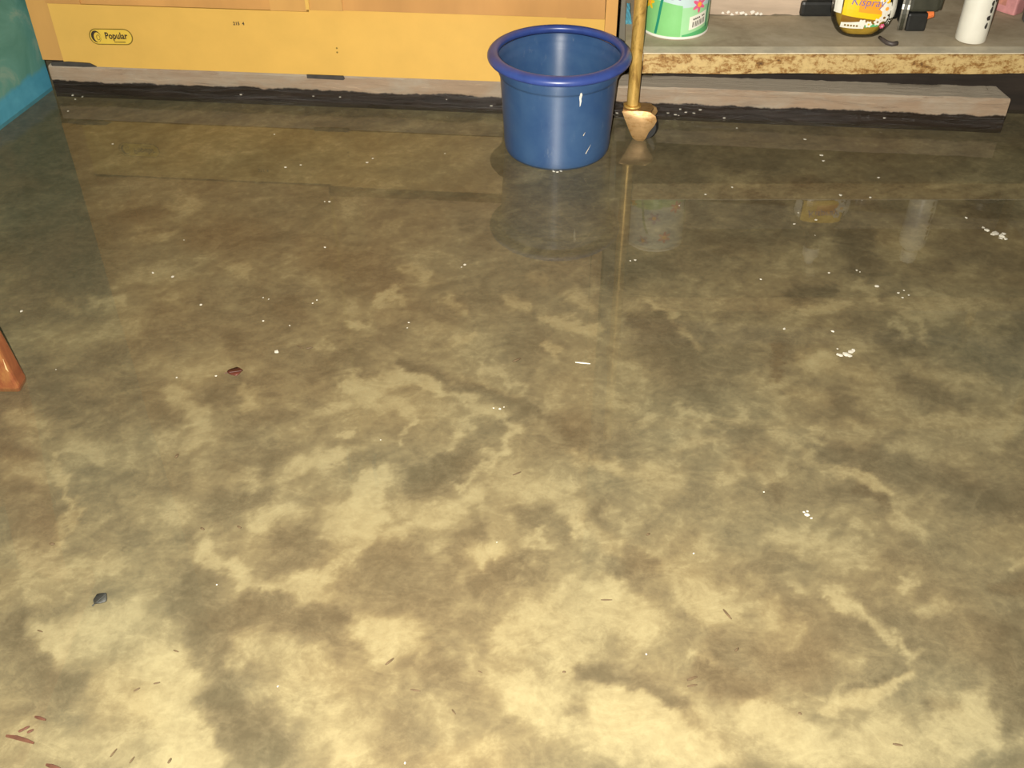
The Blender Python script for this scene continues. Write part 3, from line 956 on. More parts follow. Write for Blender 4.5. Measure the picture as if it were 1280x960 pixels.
# front rail, slightly dented
vs, fs = [], []
rr = random.Random(9)
RX0, RX1 = 0.318, 1.60
ns = 60
prof = [(0.0, 0.1490), (-0.003, 0.1510), (-0.0036, 0.175), (-0.003, 0.1965), (0.0, 0.1985), (0.006, 0.1985), (0.006, 0.1490)]
for i in range(ns + 1):
    x = RX0 + (RX1 - RX0) * i / ns
    d = 0.0011 * math.sin(x * 21) + (rr.random() - .5) * 0.0010
    for q, (dy, z) in enumerate(prof):
        vs.append(R((x, RY + dy + (d if q < 5 else 0), z + (d * 0.7 if q != 6 else 0))))
k = len(prof)
for i in range(ns):
    for q in range(k):
        p = (q + 1) % k
        fs.append((i * k + q, (i + 1) * k + q, (i + 1) * k + p, i * k + p))
fs += [tuple(range(k)), tuple(reversed(range(ns * k, ns * k + k)))]
o = MB().add(vs, fs).build('front_rail', M['rail'], rack)
soft(o)
o['label'] = 'front rail with cream paint breaking into rust'
MB().box(R((RX0, RY + 0.0005, 0.1990)), R((RX1, RY + 0.040, 0.2012))).build('front_flange', M['flange'], rack)
# shelf boards: the left edge follows the wardrobe's side
SL0, SL1, SBK = 0.2740, 0.3100, 2.86
for zt, nm in ((0.1985, 'lower'), (0.56, 'upper'), (1.02, 'top')):
    xl0 = SL0 if nm == 'lower' else 0.30
    q = [(xl0, RY + 0.0065), (RX1, RY + 0.0065), (RX1, SBK), (SL1 if nm == 'lower' else 0.325, SBK)]
    mb = MB()
    lo, hi = zt - 0.02, zt
    mb.add([R((x, y, lo)) for x, y in q] + [R((x, y, hi)) for x, y in q],
           [(0, 3, 2, 1), (4, 5, 6, 7)] + [(i, (i + 1) % 4, (i + 1) % 4 + 4, i + 4) for i in range(4)])
    mb.build('shelf_board', M['shelf'], rack)
    if nm != 'lower':
        MB().box(R((RX0, RY - 0.003, zt - 0.045)), R((RX1, RY + 0.006, zt + 0.002))).build('front_rail', M['rail'], rack)
MB().box(R((0.3385, SBK + 0.0005, 0.149)), R((RX1, SBK + 0.0065, 0.2))).build('back_rail', M['rail'], rack)
MB().box(R((RX1 + 0.0005, RY, 0.149)), R((RX1 + 0.0065, SBK, 0.2))).build('side_rail', M['rail'], rack)


def bow(u):
    return u


def caster_leg(x, y, ang):
    """a pipe leg and its caster; the fork's cheek turns by ang about the vertical"""
    pr_ = MB().tube([R((x, y, 0.078)), R((x, y, 0.30)), R((x + 0.004, y, 1.04))], 0.0148, 20)
    leg = pr_.build('leg', M['pipe'], rack, smooth=False)
    soft(leg)
    col_ = MB().lathe([(0.0150, 0.074), (0.021, 0.074), (0.0225, 0.0765), (0.021, 0.0790), (0.0150, 0.0795)], 24, R((x, y, 0)), close=True).build('collar', M['pipe'], leg, smooth=True)
    fork = MB()
    ca, sa = math.cos(ang), math.sin(ang)

    def tr(u, d, z):     # u along the fork, d across it
        return R((x + u * ca - d * sa, y + u * sa + d * ca, z))
    # crown plate
    fork.add([tr(u, d, z) for z in (0.0690, 0.0735) for u, d in ((-0.022, -0.022), (0.046, -0.024), (0.052, 0.0), (0.046, 0.024), (-0.022, 0.022))],
             [(0, 1, 2, 3, 4), (9, 8, 7, 6, 5)] + [(i, (i + 1) % 5, (i + 1) % 5 + 5, i + 5) for i in range(5)])
    for sd in (-1, 1):
        ol = [(-0.024, 0.0700), (-0.016, 0.052), (-0.004, 0.026), (0.006, 0.004), (0.013, -0.003), (0.022, -0.006), (0.034, -0.005), (0.040, 0.004), (0.046, 0.022), (0.058, 0.040),
              (0.063, 0.052), (0.059, 0.063), (0.046, 0.071), (0.030, 0.0735), (0.010, 0.0730)]
        n = len(ol)
        bul = [0.022 + 0.006 * math.sin(max(0, min(1, (0.07 - z) / 0.08)) * math.pi) for u, z in ol]
        vs = [tr(u, sd * bl, z) for (u, z), bl in zip(ol, bul)] + [tr(u, sd * (bl + 0.0028), z) for (u, z), bl in zip(ol, bul)]
        cu_ = sum(p[0] for p in ol) / n
        cz_ = sum(p[1] for p in ol) / n
        vs += [tr(cu_, sd * 0.0250, cz_), tr(cu_ + 0.004, sd * 0.0390, cz_ + 0.010)]
        ff = []
        for i in range(n):
            j = (i + 1) % n
            ff += [(i, j, n + j, n + i), (2 * n, j, i), (2 * n + 1, n + i, n + j)]
        fork.add(vs, ff)
    fk = fork.build('caster_fork', M['fork'], rack)
    soft(fk, 0.9)
    wh = MB()
    pr = [(0.009, -0.014), (0.029, -0.014), (0.033, -0.009), (0.034, 0.0), (0.033, 0.009), (0.029, 0.014), (0.009, 0.014)]
    n = 28
    vs, fs = [], []
    for i in range(n):
        a = 2 * math.pi * i / n
        for r_, d in pr:
            vs.append(tr(0.034 + r_ * math.cos(a), d, 0.0245 + r_ * math.sin(a)))
    for i in range(n):
        j = (i + 1) % n
        for q in range(len(pr) ):
            p = (q + 1) % len(pr)
            fs.append((i * len(pr) + q, j * len(pr) + q, j * len(pr) + p, i * len(pr) + p))
    whl = wh.add(vs, fs).build('caster_wheel', M['rubber'], rack)
    soft(whl)
    MB().tube([tr(0.034, -0.022, 0.0245), tr(0.034, 0.022, 0.0245)], 0.0075, 8).build('axle', M['grey_metal'], rack)


caster_leg(0.2985, 2.4300, math.radians(-8))
caster_leg(1.560, 2.4300, math.radians(20))
caster_leg(0.350, 2.8830, math.radians(15))
caster_leg(1.560, 2.8830, math.radians(-15))

# ---------------------------------------------------------------- things on the rack's lower shelf
SZ = 0.1990
# flowered tin
TR = 0.0835
TX, TY = 0.4120, 2.6230
tin = thing('tin', 'round tin printed with pink and purple flowers over green hills on the rack', 'tin', (TX, TY, SZ))
MB().lathe([(1e-4, 0.004), (TR - 0.002, 0.004), (TR, 0.006), (TR, 0.215), (TR - 0.002, 0.218), (TR - 0.004, 0.214), (TR - 0.004, 0.008), (1e-4, 0.008)], 72).build('body', M['tin_sky'], tin, smooth=False)
soft(tin.children[0])
MB().lathe([(TR - 0.003, 0.0), (TR + 0.0015, 0.0), (TR + 0.0024, 0.003), (TR + 0.0015, 0.0065), (TR - 0.003, 0.0065)], 72, close=True).build('bottom_rim', M['tin_white'], tin, smooth=True)
MB().lathe([(TR - 0.003, 0.214), (TR + 0.0015, 0.214), (TR + 0.0026, 0.218), (TR + 0.0015, 0.222), (TR - 0.003, 0.222)], 72, close=True).build('top_rim', M['tin_white'], tin, smooth=True)


def tsurf(off):
    return lambda s, z: ((TR + off) * math.sin(s / TR), -(TR + off) * math.cos(s / TR), z)


hill = lambda hs, he, bow_=0.0: (lambda a, b2, u, w_: (u, 0.0066 + b2 * (hs + (he - hs) * a + bow_ * math.sin(a * math.pi) - 0.0066)))
decal(*grid2(-0.125, 0.004, 0, 1, 24, 1, hill(0.092, 0.083, 0.004)), tsurf(0.0004), 'printed_hill', M['tin_green'], tin, fix=False)
decal(*grid2(0.004, 0.135, 0, 1, 24, 1, hill(0.078, 0.070, 0.004)), tsurf(0.0004), 'printed_hill', M['tin_green2'], tin, fix=False)
decal(*grid2(0.008, 0.135, 0, 1, 24, 1, hill(0.011, 0.034)), tsurf(0.0006), 'printed_hill', M['tin_green3'], tin, fix=False)
for pts in ([(-0.060, 0.008), (-0.055, 0.04), (-0.051, 0.075), (-0.046, 0.11), (-0.040, 0.14), (-0.030, 0.165)], [(0.082, 0.020), (0.083, 0.05), (0.087, 0.08), (0.095, 0.115), (0.104, 0.15), (0.11, 0.17)]):
    vv = [(u - 0.0035, z) for u, z in pts] + [(u + 0.0035, z) for u, z in pts]
    n = len(pts)
    decal(vv, [(i, i + 1, n + i + 1, n + i) for i in range(n - 1)], tsurf(0.0008), 'printed_stem', M['teal'], tin, fix=False)
for u, z, r_, mt, pe in ((-0.014, 0.112, 0.019, 'purple', 5), (0.048, 0.083, 0.021, 'pink', 6), (-0.085, 0.080, 0.017, 'yellow_print', 5), (0.02, 0.175, 0.02, 'pink', 6), (-0.04, 0.19, 0.018, 'purple', 5)):
    fw = decal(*flower2(u, z, r_, pe, 0.42, 6, math.pi / 2), tsurf(0.0010), 'printed_flower', M[mt], tin, fix=False)
    decal(*disc2(u, z, r_ * 0.30), tsurf(0.0014), 'flower_eye', M['flower_eye'], fw, fix=False)
stk = decal(*grid2(0.024, 0.076, 0.022, 0.055, 8, 1, lambda a, b2, u, w_: (u, w_ + 0.010 * a)), tsurf(0.0011), 'price_sticker', M['sticker'], tin, fix=False)
for i in range(10):
    u = 0.033 + i * 0.0038
    ww = (0.0022, 0.0012, 0.0019)[i % 3]
    zb = 0.027 + (u - 0.024) / 0.052 * 0.010
    decal(*grid2(u, u + ww, zb, zb + 0.013, 1, 1), tsurf(0.0015), 'barcode_bar', M['ink'], stk, fix=False)
for i in range(7):
    u = 0.034 + i * 0.0052
    zb = 0.0445 + (u - 0.024) / 0.052 * 0.010
    if i == 4:
        continue
    decal(*grid2(u, u + 0.0040, zb, zb + 0.004, 1, 1), tsurf(0.0015), 'printed_line', M['ink'], stk, fix=False)

# pale plank standing on edge at the back of the shelf
pk = MB()
edge_pts = []
rr = random.Random(21)
nn = 26
for i in range(nn + 1):
    edge_pts.append((0.43 + 0.33 * i / nn, SZ + (0.0 if i in (0, 12, nn) else 0.004 * rr.random())))
pk.prism(edge_pts + [(0.76, SZ + 0.12), (0.43, SZ + 0.12)], 2.703, 2.725)
pko = pk.build('plank', M['pale_plank'])
tag(pko, 'pale pinkish plank on edge behind the flowered tin, paint flaking along its foot', 'plank')
for i in range(9):
    u = 0.545 + i * 0.0125 + rr.random() * 0.005
    r_ = 0.0035 + 0.003 * rr.random()
    pts = [(u + r_ * (0.7 + 0.5 * rr.random()) * math.cos(a), max(SZ + 0.0006, SZ + 0.006 + 0.004 * math.sin(i * 2.3) + r_ * (0.3 + 0.9 * rr.random()) * math.sin(a))) for a in [2 * math.pi * q / 7 for q in range(7)]]
    MB().prism(pts, 2.7015, 2.7028).build('paint_flake', M['flake'], pko)

# spray bottle with amber liquid
SBX, SBY = 0.868, 2.580
sb = thing('spray_bottle', 'clear bulbous bottle of amber liquid with an orange label on the rack', 'bottle', (SBX, SBY, SZ), math.radians(-4))
lev = [(0.0, 0.040, 0.026), (0.004, 0.050, 0.033), (0.014, 0.060, 0.038), (0.032, 0.071, 0.042), (0.052, 0.077, 0.044), (0.072, 0.079, 0.045), (0.10, 0.076, 0.044), (0.135, 0.064, 0.040),
       (0.165, 0.044, 0.032), (0.185, 0.024, 0.022), (0.20, 0.018, 0.018), (0.225, 0.018, 0.018)]
LZ, LWd, LDp = [q[0] for q in lev], [q[1] for q in lev], [q[2] for q in lev]


def bottle_pt(phi, z, off=0.0):
    a, b2 = float(np.interp(z, LZ, LWd)) + off, float(np.interp(z, LZ, LDp)) + off
    s_, c_ = math.sin(phi), math.cos(phi)
    e = 0.8
    return (a * math.copysign(abs(s_) ** e, s_), -b2 * math.copysign(abs(c_) ** e, c_), z)


def shell(zs, shrink, n=48):
    vs, fs = [], []
    for z in zs:
        for i in range(n):
            vs.append(bottle_pt(2 * math.pi * i / n, z, -shrink))
    for q in range(len(zs) - 1):
        for i in range(n):
            j = (i + 1) % n
            fs.append((q * n + i, q * n + j, (q + 1) * n + j, (q + 1) * n + i))
    fs += [tuple(range(n)), tuple(reversed(range((len(zs) - 1) * n, len(zs) * n)))]
    return MB().add(vs, fs)


soft(shell([0, 0.002, 0.006, 0.014, 0.022, 0.032, 0.042, 0.052, 0.062, 0.072, 0.085, 0.10, 0.12, 0.135, 0.15, 0.165, 0.178, 0.19, 0.20, 0.215, 0.225], 0.0).build('body', M['clear'], sb), 0.9)
soft(shell([0.006, 0.014, 0.022, 0.032, 0.042, 0.052, 0.062, 0.072], 0.012).build('liquid', M['liquid'], sb), 0.9)
MB().lathe([(1e-4, 0.226), (0.024, 0.226), (0.024, 0.255), (0.016, 0.262), (0.012, 0.29), (1e-4, 0.29)], 24).build('cap', M['white_plastic'], sb)
MB().box((-0.014, -0.055, 0.291), (0.014, 0.03, 0.312)).build('spray_head', M['white_plastic'], sb, bevel=0.004)


def lsurf(off):
    def f(u, z):
        a = float(np.interp(z, LZ, LWd))
        s_ = max(-0.98, min(0.98, u / a))
        phi = math.asin(math.copysign(abs(s_) ** (1 / 0.8), s_))
        return bottle_pt(phi, z, off)
    return f


# label: orange field, brown band, white strip, flowers
decal(*grid2(-0.056, 0.052, 0, 1, 14, 8, lambda a, b2, u, w_: (u, (0.060 - 0.012 * a) + b2 * (0.125 - 0.060 + 0.012 * a))), lsurf(0.0008), 'label_field', M['label_orange'], sb, fix=False)
decal(*grid2(-0.020, 0.040, 0, 1, 10, 4, lambda a, b2, u, w_: (u * 1.0, (0.070 - 0.006 * a) + b2 * 0.030)), lsurf(0.0012), 'label_glow', M['label_glow'], sb, fix=False)
decal(*grid2(-0.056, 0.040, 0, 1, 12, 2, lambda a, b2, u, w_: (u, (0.0425 - 0.004 * a) + b2 * (0.0165 - 0.008 * a))), lsurf(0.0008), 'label_band', M['liquid_dark'], sb, fix=False)
decal(*grid2(-0.054, 0.000, 0, 1, 8, 2, lambda a, b2, u, w_: (u, 0.027 + 0.001 * a + b2 * (0.0135 + 0.006 * a))), lsurf(0.0010), 'label_strip', M['sticker'], sb, fix=False)
for i in range(6):
    decal(*grid2(-0.046 + i * 0.0068, -0.0415 + i * 0.0068, 0.0325, 0.0372, 1, 1), lsurf(0.0016), 'label_mark', M['ink_olive'], sb, fix=False)
decal(*grid2(0.002, 0.034, 0, 1, 6, 1, lambda a, b2, u, w_: (u, 0.031 + 0.003 * a + b2 * 0.007)), lsurf(0.0010), 'label_leaf', M['tin_green3'], sb, fix=False)
for u, z, r_, mt, ey in ((-0.006, 0.042, 0.011, 'sticker', 'sticker'), (0.010, 0.040, 0.009, 'sticker', 'yellow_print'), (0.030, 0.046, 0.010, 'sticker', 'liquid_dark'), (0.044, 0.056, 0.012, 'sticker', 'liquid_dark'),
                         (0.046, 0.078, 0.017, 'sticker', 'flower_eye'), (0.044, 0.034, 0.007, 'pink', 'sticker'), (0.036, 0.098, 0.011, 'sticker', 'yellow_print')):
    fw = decal(*flower2(u, z, r_, 6, 0.7, 4), lsurf(0.0018), 'printed_flower', M[mt], sb, fix=False)
    decal(*disc2(u, z, r_ * 0.28, 8), lsurf(0.0024), 'flower_eye', M[ey], fw, fix=False)
tv, tf = text_mesh('Kispray', 0.030, 0.25)
decal([(x * 0.86 - 0.002, y * 0.95 + 0.094 - 0.05 * x) for x, y in tv], tf, lsurf(0.0030), 'lettering', M['purple'], sb, fix=False)
for sgn, z0 in ((-1, 0.062), (1, 0.052)):
    decal(*grid2(0, 1, 0, 1, 3, 6, lambda a, b2, u, w_: (sgn * (0.059 + 0.0150 * a), z0 + b2 * 0.055)), lsurf(0.0006), 'white_panel', M['white_plastic'], sb, fix=False)

# power tool lying behind the bottle
tool = thing('power_tool', 'black power tool with a grey ring collar lying behind the amber bottle', 'power tool', (0.95, 2.66, SZ))


def T(x, y, z):
    return (x - 0.95, y - 2.66, z - SZ)


MB().box(T(0.746, 2.690, SZ + 0.0), T(0.845, 2.722, SZ + 0.040)).build('grip', M['black_plastic'], tool, bevel=0.008)
MB().tube([T(0.846, 2.706, SZ + 0.030), T(0.90, 2.690, SZ + 0.046), T(0.969, 2.630, SZ + 0.058)], [0.020, 0.030, 0.038], 16).build('barrel', M['black_plastic'], tool, smooth=False)
for x0, x1, r_, mt in ((0.0, 0.0045, 0.058, 'grey_metal'), (0.005, 0.0125, 0.0575, 'olive_plastic'), (0.013, 0.0175, 0.0555, 'grey_metal')):
    MB().tube([T(0.974 + 0.94 * q_, 2.606 - 0.35 * q_, SZ + 0.060) for q_ in (x0, x1)], r_, 32).build('collar_ring', M[mt], tool)
MB().box(T(0.9855, 2.580, SZ + 0.004), T(1.036, 2.66, SZ + 0.050)).build('motor_housing', M['black_plastic'], tool, bevel=0.006)
MB().box(T(0.9855, 2.586, SZ + 0.0505), T(1.060, 2.66, SZ + 0.105)).build('upper_housing', M['olive_plastic'], tool, bevel=0.008)
MB().tube([T(1.0365, 2.600, SZ + 0.040), T(1.0530, 2.600, SZ + 0.043)], [0.012, 0.009], 12).build('switch', M['orange_plastic'], tool)
MB().box(T(1.0605, 2.625, SZ + 0.040), T(1.083, 2.66, SZ + 0.125)).build('handle', M['olive_plastic'], tool, bevel=0.006)

# bent wire by the bottle
wi = MB().tube([(0.910, 2.538, SZ + 0.007), (0.914, 2.524, SZ + 0.006), (0.920, 2.505, SZ + 0.006), (0.930, 2.497, SZ + 0.006), (0.944, 2.502, SZ + 0.006)], [0.004, 0.005, 0.0058, 0.006, 0.0055], 8).build('bent_wire', M['dark_wire'], smooth=True)
tag(wi, 'short bent piece of dark wire lying beside the amber bottle', 'wire')

# white bottle with a line of dark print
WX, WY, WR = 1.137, 2.541, 0.0368
wbt = thing('white_bottle', 'slim white plastic bottle with dark print down its side on the rack', 'bottle', (WX, WY, SZ))
soft(MB().lathe([(1e-4, 0.0), (WR - 0.004, 0.0), (WR - 0.001, 0.002), (WR, 0.006), (WR, 0.185), (WR - 0.006, 0.20), (0.018, 0.207), (0.018, 0.212), (1e-4, 0.212)], 48).build('body', M['white_plastic'], wbt))
MB().lathe([(1e-4, 0.2125), (0.022, 0.2125), (0.022, 0.245), (0.019, 0.25), (1e-4, 0.25)], 28).build('cap', M['white_plastic'], wbt)
wsurf = lambda s, z: ((WR + 0.0008) * math.sin(s / WR), -(WR + 0.0008) * math.cos(s / WR), z)
rr = random.Random(5)
for z, u, hw, hh in ((0.046, 0.0200, 0.0028, 0.0065), (0.066, 0.0215, 0.0045, 0.006), (0.084, 0.0235, 0.003, 0.0075), (0.102, 0.023, 0.0035, 0.006), (0.108, 0.033, 0.0035, 0.005), (0.122, 0.026, 0.005, 0.005),
                     (0.140, 0.026, 0.004, 0.006), (0.158, 0.026, 0.004, 0.006)):
    pts = [(u + hw * (0.8 + 0.5 * rr.random()) * math.cos(a), z + hh * (0.7 + 0.5 * rr.random()) * math.sin(a)) for a in [2 * math.pi * q / 8 for q in range(8)]]
    u -= 0.005
    pts = [(p_ - 0.005, q_) for p_, q_ in pts]
    pts = [(u + 1.3 * (p_ - u), z + 1.25 * (q_ - z)) for p_, q_ in pts]
    decal([(u, z)] + pts, [(0, 1 + i, 1 + (i + 1) % 8) for i in range(8)], wsurf, 'printed_mark', M['shim'], wbt, fix=False)
decal(*grid2(0.0345, 0.0385, 0.045, 0.10, 1, 3, lambda a, b2, u, w_: (u + 0.004 * b2, w_)), wsurf, 'printed_line', M['slate'], wbt, fix=False)

# pink packet and slate-grey jar at the shelf's far end
pp = thing('packet', 'pink wrapped packet standing beside the white bottle on the rack', 'packet', (1.338, 2.722, SZ), math.radians(38))
MB().box((-0.045, 0.0, 0.0), (0.0, 0.11, 0.10)).build('wrapper', M['pink_wrap'], pp, bevel=0.006)
MB().box((-0.0457, 0.030, 0.020), (-0.0452, 0.090, 0.085)).build('printed_patch', M['pink_wrap2'], pp)
jr = thing('jar', 'slate grey plastic jar next to the pink packet', 'jar', (1.3560, 2.655, SZ))
soft(MB().lathe([(1e-4, 0), (0.042, 0), (0.046, 0.004), (0.046, 0.10), (0.040, 0.108), (1e-4, 0.108)], 36).build('body', M['slate'], jr))
MB().lathe([(1e-4, 0.1085), (0.043, 0.1085), (0.043, 0.130), (1e-4, 0.130)], 36).build('lid', M['black_plastic'], jr)

# light blue scrap caught between wardrobe and rack
bs = MB()
rr = random.Random(8)
rows = 7
vs, fs = [], []
for i in range(rows):
    for j in range(4):
        vs.append((0.2900 + 0.0052 * j * (1.0 - 0.09 * i) + 0.0015 * rr.random(), 2.640 + 0.005 * ((i + j) % 2) + 0.0015 * i, SZ + 0.008 * i + (0.002 * rr.random() if i else 0)))
n = len(vs)
for i in range(rows - 1):
    for j in range(3):
        a = i * 4 + j
        fs.append((a, a + 1, a + 5, a + 4))
vs2 = [(x, y + 0.0025, z) for x, y, z in vs]
fs2 = [tuple(reversed([q + n for q in f])) for f in fs]
rimf = []
edge = [0, 1, 2, 3] + [i * 4 + 3 for i in range(1, rows)] + [(rows - 1) * 4 + j for j in (2, 1, 0)] + [i * 4 for i in range(rows - 2, 0, -1)]
for q in range(len(edge)):
    a, b2 = edge[q], edge[(q + 1) % len(edge)]
    rimf.append((a, b2, b2 + n, a + n))
bso = bs.add(vs + vs2, fs + fs2 + rimf).build('plastic_scrap', M['blue_scrap'])
tag(bso, 'crumpled light blue plastic scrap caught between wardrobe and brass-coloured rack leg', 'scrap')

# ---------------------------------------------------------------- red-brown stool in the water
SX, SY = -0.917, 1.448
stool = thing('stool', 'red-brown varnished wooden stool with worn legs standing in the water', 'stool', (SX, SY, -WATER_D))
for q, (cx_, cy_) in enumerate(((0.0, 0.0), (-0.42, 0.0), (0.0, -0.44), (-0.42, -0.44))):
    sx_ = -1 if cx_ == 0 else 1
    sy_ = -1 if cy_ == 0 else 1
    mb = MB()
    vs = []
    for z, lean, hw in ((0.0, 0.0, 0.036), (0.012, 0.001, 0.0375), (0.10, 0.010, 0.0385), (0.30, 0.034, 0.040), (0.54, 0.062, 0.042)):
        x, y = cx_ + sx_ * lean, cy_ + sy_ * lean * 0.5
        vs += [(x - hw, y - 0.018, z), (x + hw, y - 0.018, z), (x + hw, y + 0.018, z), (x - hw, y + 0.018, z)]
    fs = [(0, 3, 2, 1), (16, 17, 18, 19)]
    for r_ in range(4):
        for i in range(4):
            j = (i + 1) % 4
            fs.append((r_ * 4 + i, r_ * 4 + j, r_ * 4 + 4 + j, r_ * 4 + 4 + i))
    lg = mb.add(vs, fs).build('leg', M['stool'], stool, bevel=0.006)
    if q == 0:
        MB().add([(x_, y_, z_) for y_ in (-0.0205, -0.0180) for x_, z_ in ((0.0250, 0.062), (0.0300, 0.050), (0.0295, 0.078), (0.0255, 0.084))],
                 [(0, 1, 2, 3), (7, 6, 5, 4), (0, 4, 5, 1), (1, 5, 6, 2), (2, 6, 7, 3), (3, 7, 4, 0)]).build('pale_fleck', M['stool_fleck'], lg)  # small pale fleck on the leg's front face
MB().box((-0.44, -0.46, 0.5405), (0.02, 0.02, 0.585)).build('seat', M['stool'], stool, bevel=0.010)
for a, b2 in (((-0.36, -0.012, 0.28), (-0.062, 0.010, 0.32)), ((-0.36, -0.450, 0.28), (-0.062, -0.428, 0.32))):
    MB().box(a, b2).build('stretcher', M['stool'], stool)

# ---------------------------------------------------------------- litter floating on the water
rr = random.Random(33)


def blob_mesh(seed, mat, flat=0.45):
    r3 = random.Random(seed)
    bm = bmesh.new()
    bmesh.ops.create_icosphere(bm, subdivisions=1, radius=1.0)
    for p in bm.verts:
        f_ = 0.65 + 0.6 * r3.random()
        p.co = Vector((p.co.x * f_, p.co.y * f_, p.co.z * flat * f_))
    me_ = bpy.data.meshes.new('foam_or_glint_fleck')
    bm.to_mesh(me_)
    bm.free()
    me_.materials.append(mat)
    return me_


blobs = [blob_mesh(q, M['foam']) for q in range(5)]


def fleck(x, y, size, label, group, name='foam_or_glint_fleck', z=0.0):
    o = bpy.data.objects.new(name, rr.choice(blobs))
    COL.objects.link(o)
    p = on_level(x, y)
    o.location = (p.x * K, p.y * K, z * K + 0.0001)
    px_m = (p - Vector((0, 0, CAM_H))).length / F_PX * K          # metres across one pixel there
    s_ = size * px_m * (0.40 if y < 560 else 0.30)
    o.scale = (s_ * (0.8 + 0.5 * rr.random()), s_ * (0.8 + 0.5 * rr.random()), s_ * 0.8)
    o.rotation_euler = (0, 0, rr.random() * 6.28)
    return tag(o, label, 'foam', group)


SMALL = 'tiny white foam fleck floating on the murky water'
GRP = 'foam flecks scattered over the water'
for x, y, s_ in [(141, 180, 4), (357, 209, 4), (376, 206, 3), (412, 252, 4), (406, 252, 3), (459, 203, 4), (466, 198, 3), (406, 309, 4), (191, 341, 4), (216, 346, 5), (27, 389, 5), (251, 381, 4),
                 (329, 372, 3), (336, 374, 3), (391, 379, 3), (396, 375, 3), (329, 401, 4), (362, 407, 3), (221, 472, 3), (270, 470, 3), (581, 331, 4), (577, 334, 3), (794, 325, 4), (788, 326, 3), (511, 403, 3),
                 (509, 410, 3), (617, 510, 3), (625, 511, 4), (630, 509, 3), (476, 550, 3), (1006, 174, 4), (1027, 194, 5), (1029, 201, 4), (1098, 222, 4), (882, 243, 4), (915, 234, 4), (1051, 244, 5), (1088, 247, 4),
                 (998, 266, 3), (993, 280, 4), (1020, 275, 4), (1208, 272, 5), (1071, 338, 4), (1075, 340, 3), (1123, 366, 4), (1130, 363, 3), (1136, 369, 4), (1128, 372, 4), (1036, 341, 4), (980, 411, 5), (1041, 414, 5),
                 (951, 349, 4), (91, 119, 4), (103, 121, 3), (94, 124, 3), (85, 139, 3), (271, 731, 4), (506, 954, 5), (347, 858, 4), (867, 692, 4), (808, 818, 4), (621, 678, 3), (955, 615, 4), (70, 462, 2), (849, 257, 3),
                 (921, 160, 3), (1047, 436, 3), (343, 168, 3), (556, 192, 3), (230, 300, 2)]:
    fleck(x, y, s_, SMALL, GRP)
for x, y, s_, lb in [(346, 440, 7, 'small bright white foam fleck just beyond the dark red leaf'), (1096, 358, 8, 'round whitish foam lump beside a loose sprinkle of small flecks')]:
    fleck(x, y, s_, lb, GRP)


def beam_glint(x, y):
    # where the pixel's ray meets the beam's front face
    u, v_ = x - 640.0, y - 480.0
    d = Vector((u, F_PX * cp - v_ * sp, -F_PX * sp - v_ * cp))
    nrm = -by_
    t = (BO - Vector((0, 0, CAM_H))).dot(nrm) / d.dot(nrm)
    p = Vector((0, 0, CAM_H)) + d * t
    o = bpy.data.objects.new('glint_bead', rr.choice(blobs))  # foam-coloured bead painted in as a glint on the wet wood
    COL.objects.link(o)
    o.location = (p + nrm * 0.0012) * K
    q = 0.0026 * K * (0.8 + 0.6 * rr.random())
    o.scale = (q * 1.3, q, q)
    return tag(o, 'tiny white bead painted as a wet glint on the soaked foot of the beam', 'bead', 'painted glint beads along the beam')


for x, y in [(835, 141), (844, 143), (848, 144), (857, 140), (867, 141), (875, 137), (771, 141), (766, 143), (301, 118), (392, 120), (425, 121), (558, 124), (614, 132), (850, 136), (905, 147), (1105, 147)]:
    beam_glint(x, y)
for x, y in ((692, 214), (701, 214), (697, 215)):  # white beads painted in as glints along the bucket's waterline
    fleck(x, y, 5, 'tiny white bead painted as a waterline glint at the foot of the blue bucket', 'painted glint beads at the bucket foot')


def cluster(name, label, cat, x, y, parts):
    p = on_level(x, y)
    px_m = (p - Vector((0, 0, CAM_H))).length / F_PX
    t = thing(name, label, cat, (p.x, p.y, 0.0))
    for dx, dy, s_ in parts:
        o = bpy.data.objects.new('bubble', rr.choice(blobs))
        COL.objects.link(o)
        o.parent = t
        o.location = (dx * px_m * K, -dy * px_m * K * 1.6, 0.0002)
        q = s_ * px_m * K * 0.5
        o.scale = (q * 1.1, q * 1.2, q * 0.8)
        o.rotation_euler = (0, 0, rr.random() * 6)
    return t


cluster('foam_patch', 'ragged white foam patch floating out from the sawn end of the beam', 'foam', 1245, 292, [(0, 0, 8), (-7, -5, 6), (-10, -8, 4), (5, 3, 7), (9, 0, 4), (2, 6, 5), (-4, 1, 5), (7, 7, 5)])
cluster('foam_patch', 'long bright white streak of foam on the water in front of the rack', 'foam', 1058, 443, [(0, 0, 8), (6, -3, 7), (-7, 1, 5), (10, -5, 5), (-10, 0, 4), (3, 2, 6)])


def stick(x0, y0, x1, y1, wpx, mat, label, cat, group=None, name='twig', bend=0.0):
    a, b2 = on_level(x0, y0), on_level(x1, y1)
    c = (a + b2) / 2
    px_m = (c - Vector((0, 0, CAM_H))).length / F_PX
    r_ = wpx * px_m * 0.5
    d = (b2 - a)
    nrm = Vector((-d.y, d.x, 0)) * bend
    pts = [a - c, (a - c) * 0.35 + nrm, (b2 - c) * 0.4 + nrm * 0.8, b2 - c]
    o = MB().tube([(p.x, p.y, 0.0004) for p in pts], [r_ * 0.6, r_, r_ * 0.9, r_ * 0.5], 6).build(name, mat, loc=(c.x, c.y, 0.0))
    return tag(o, label, cat, group)


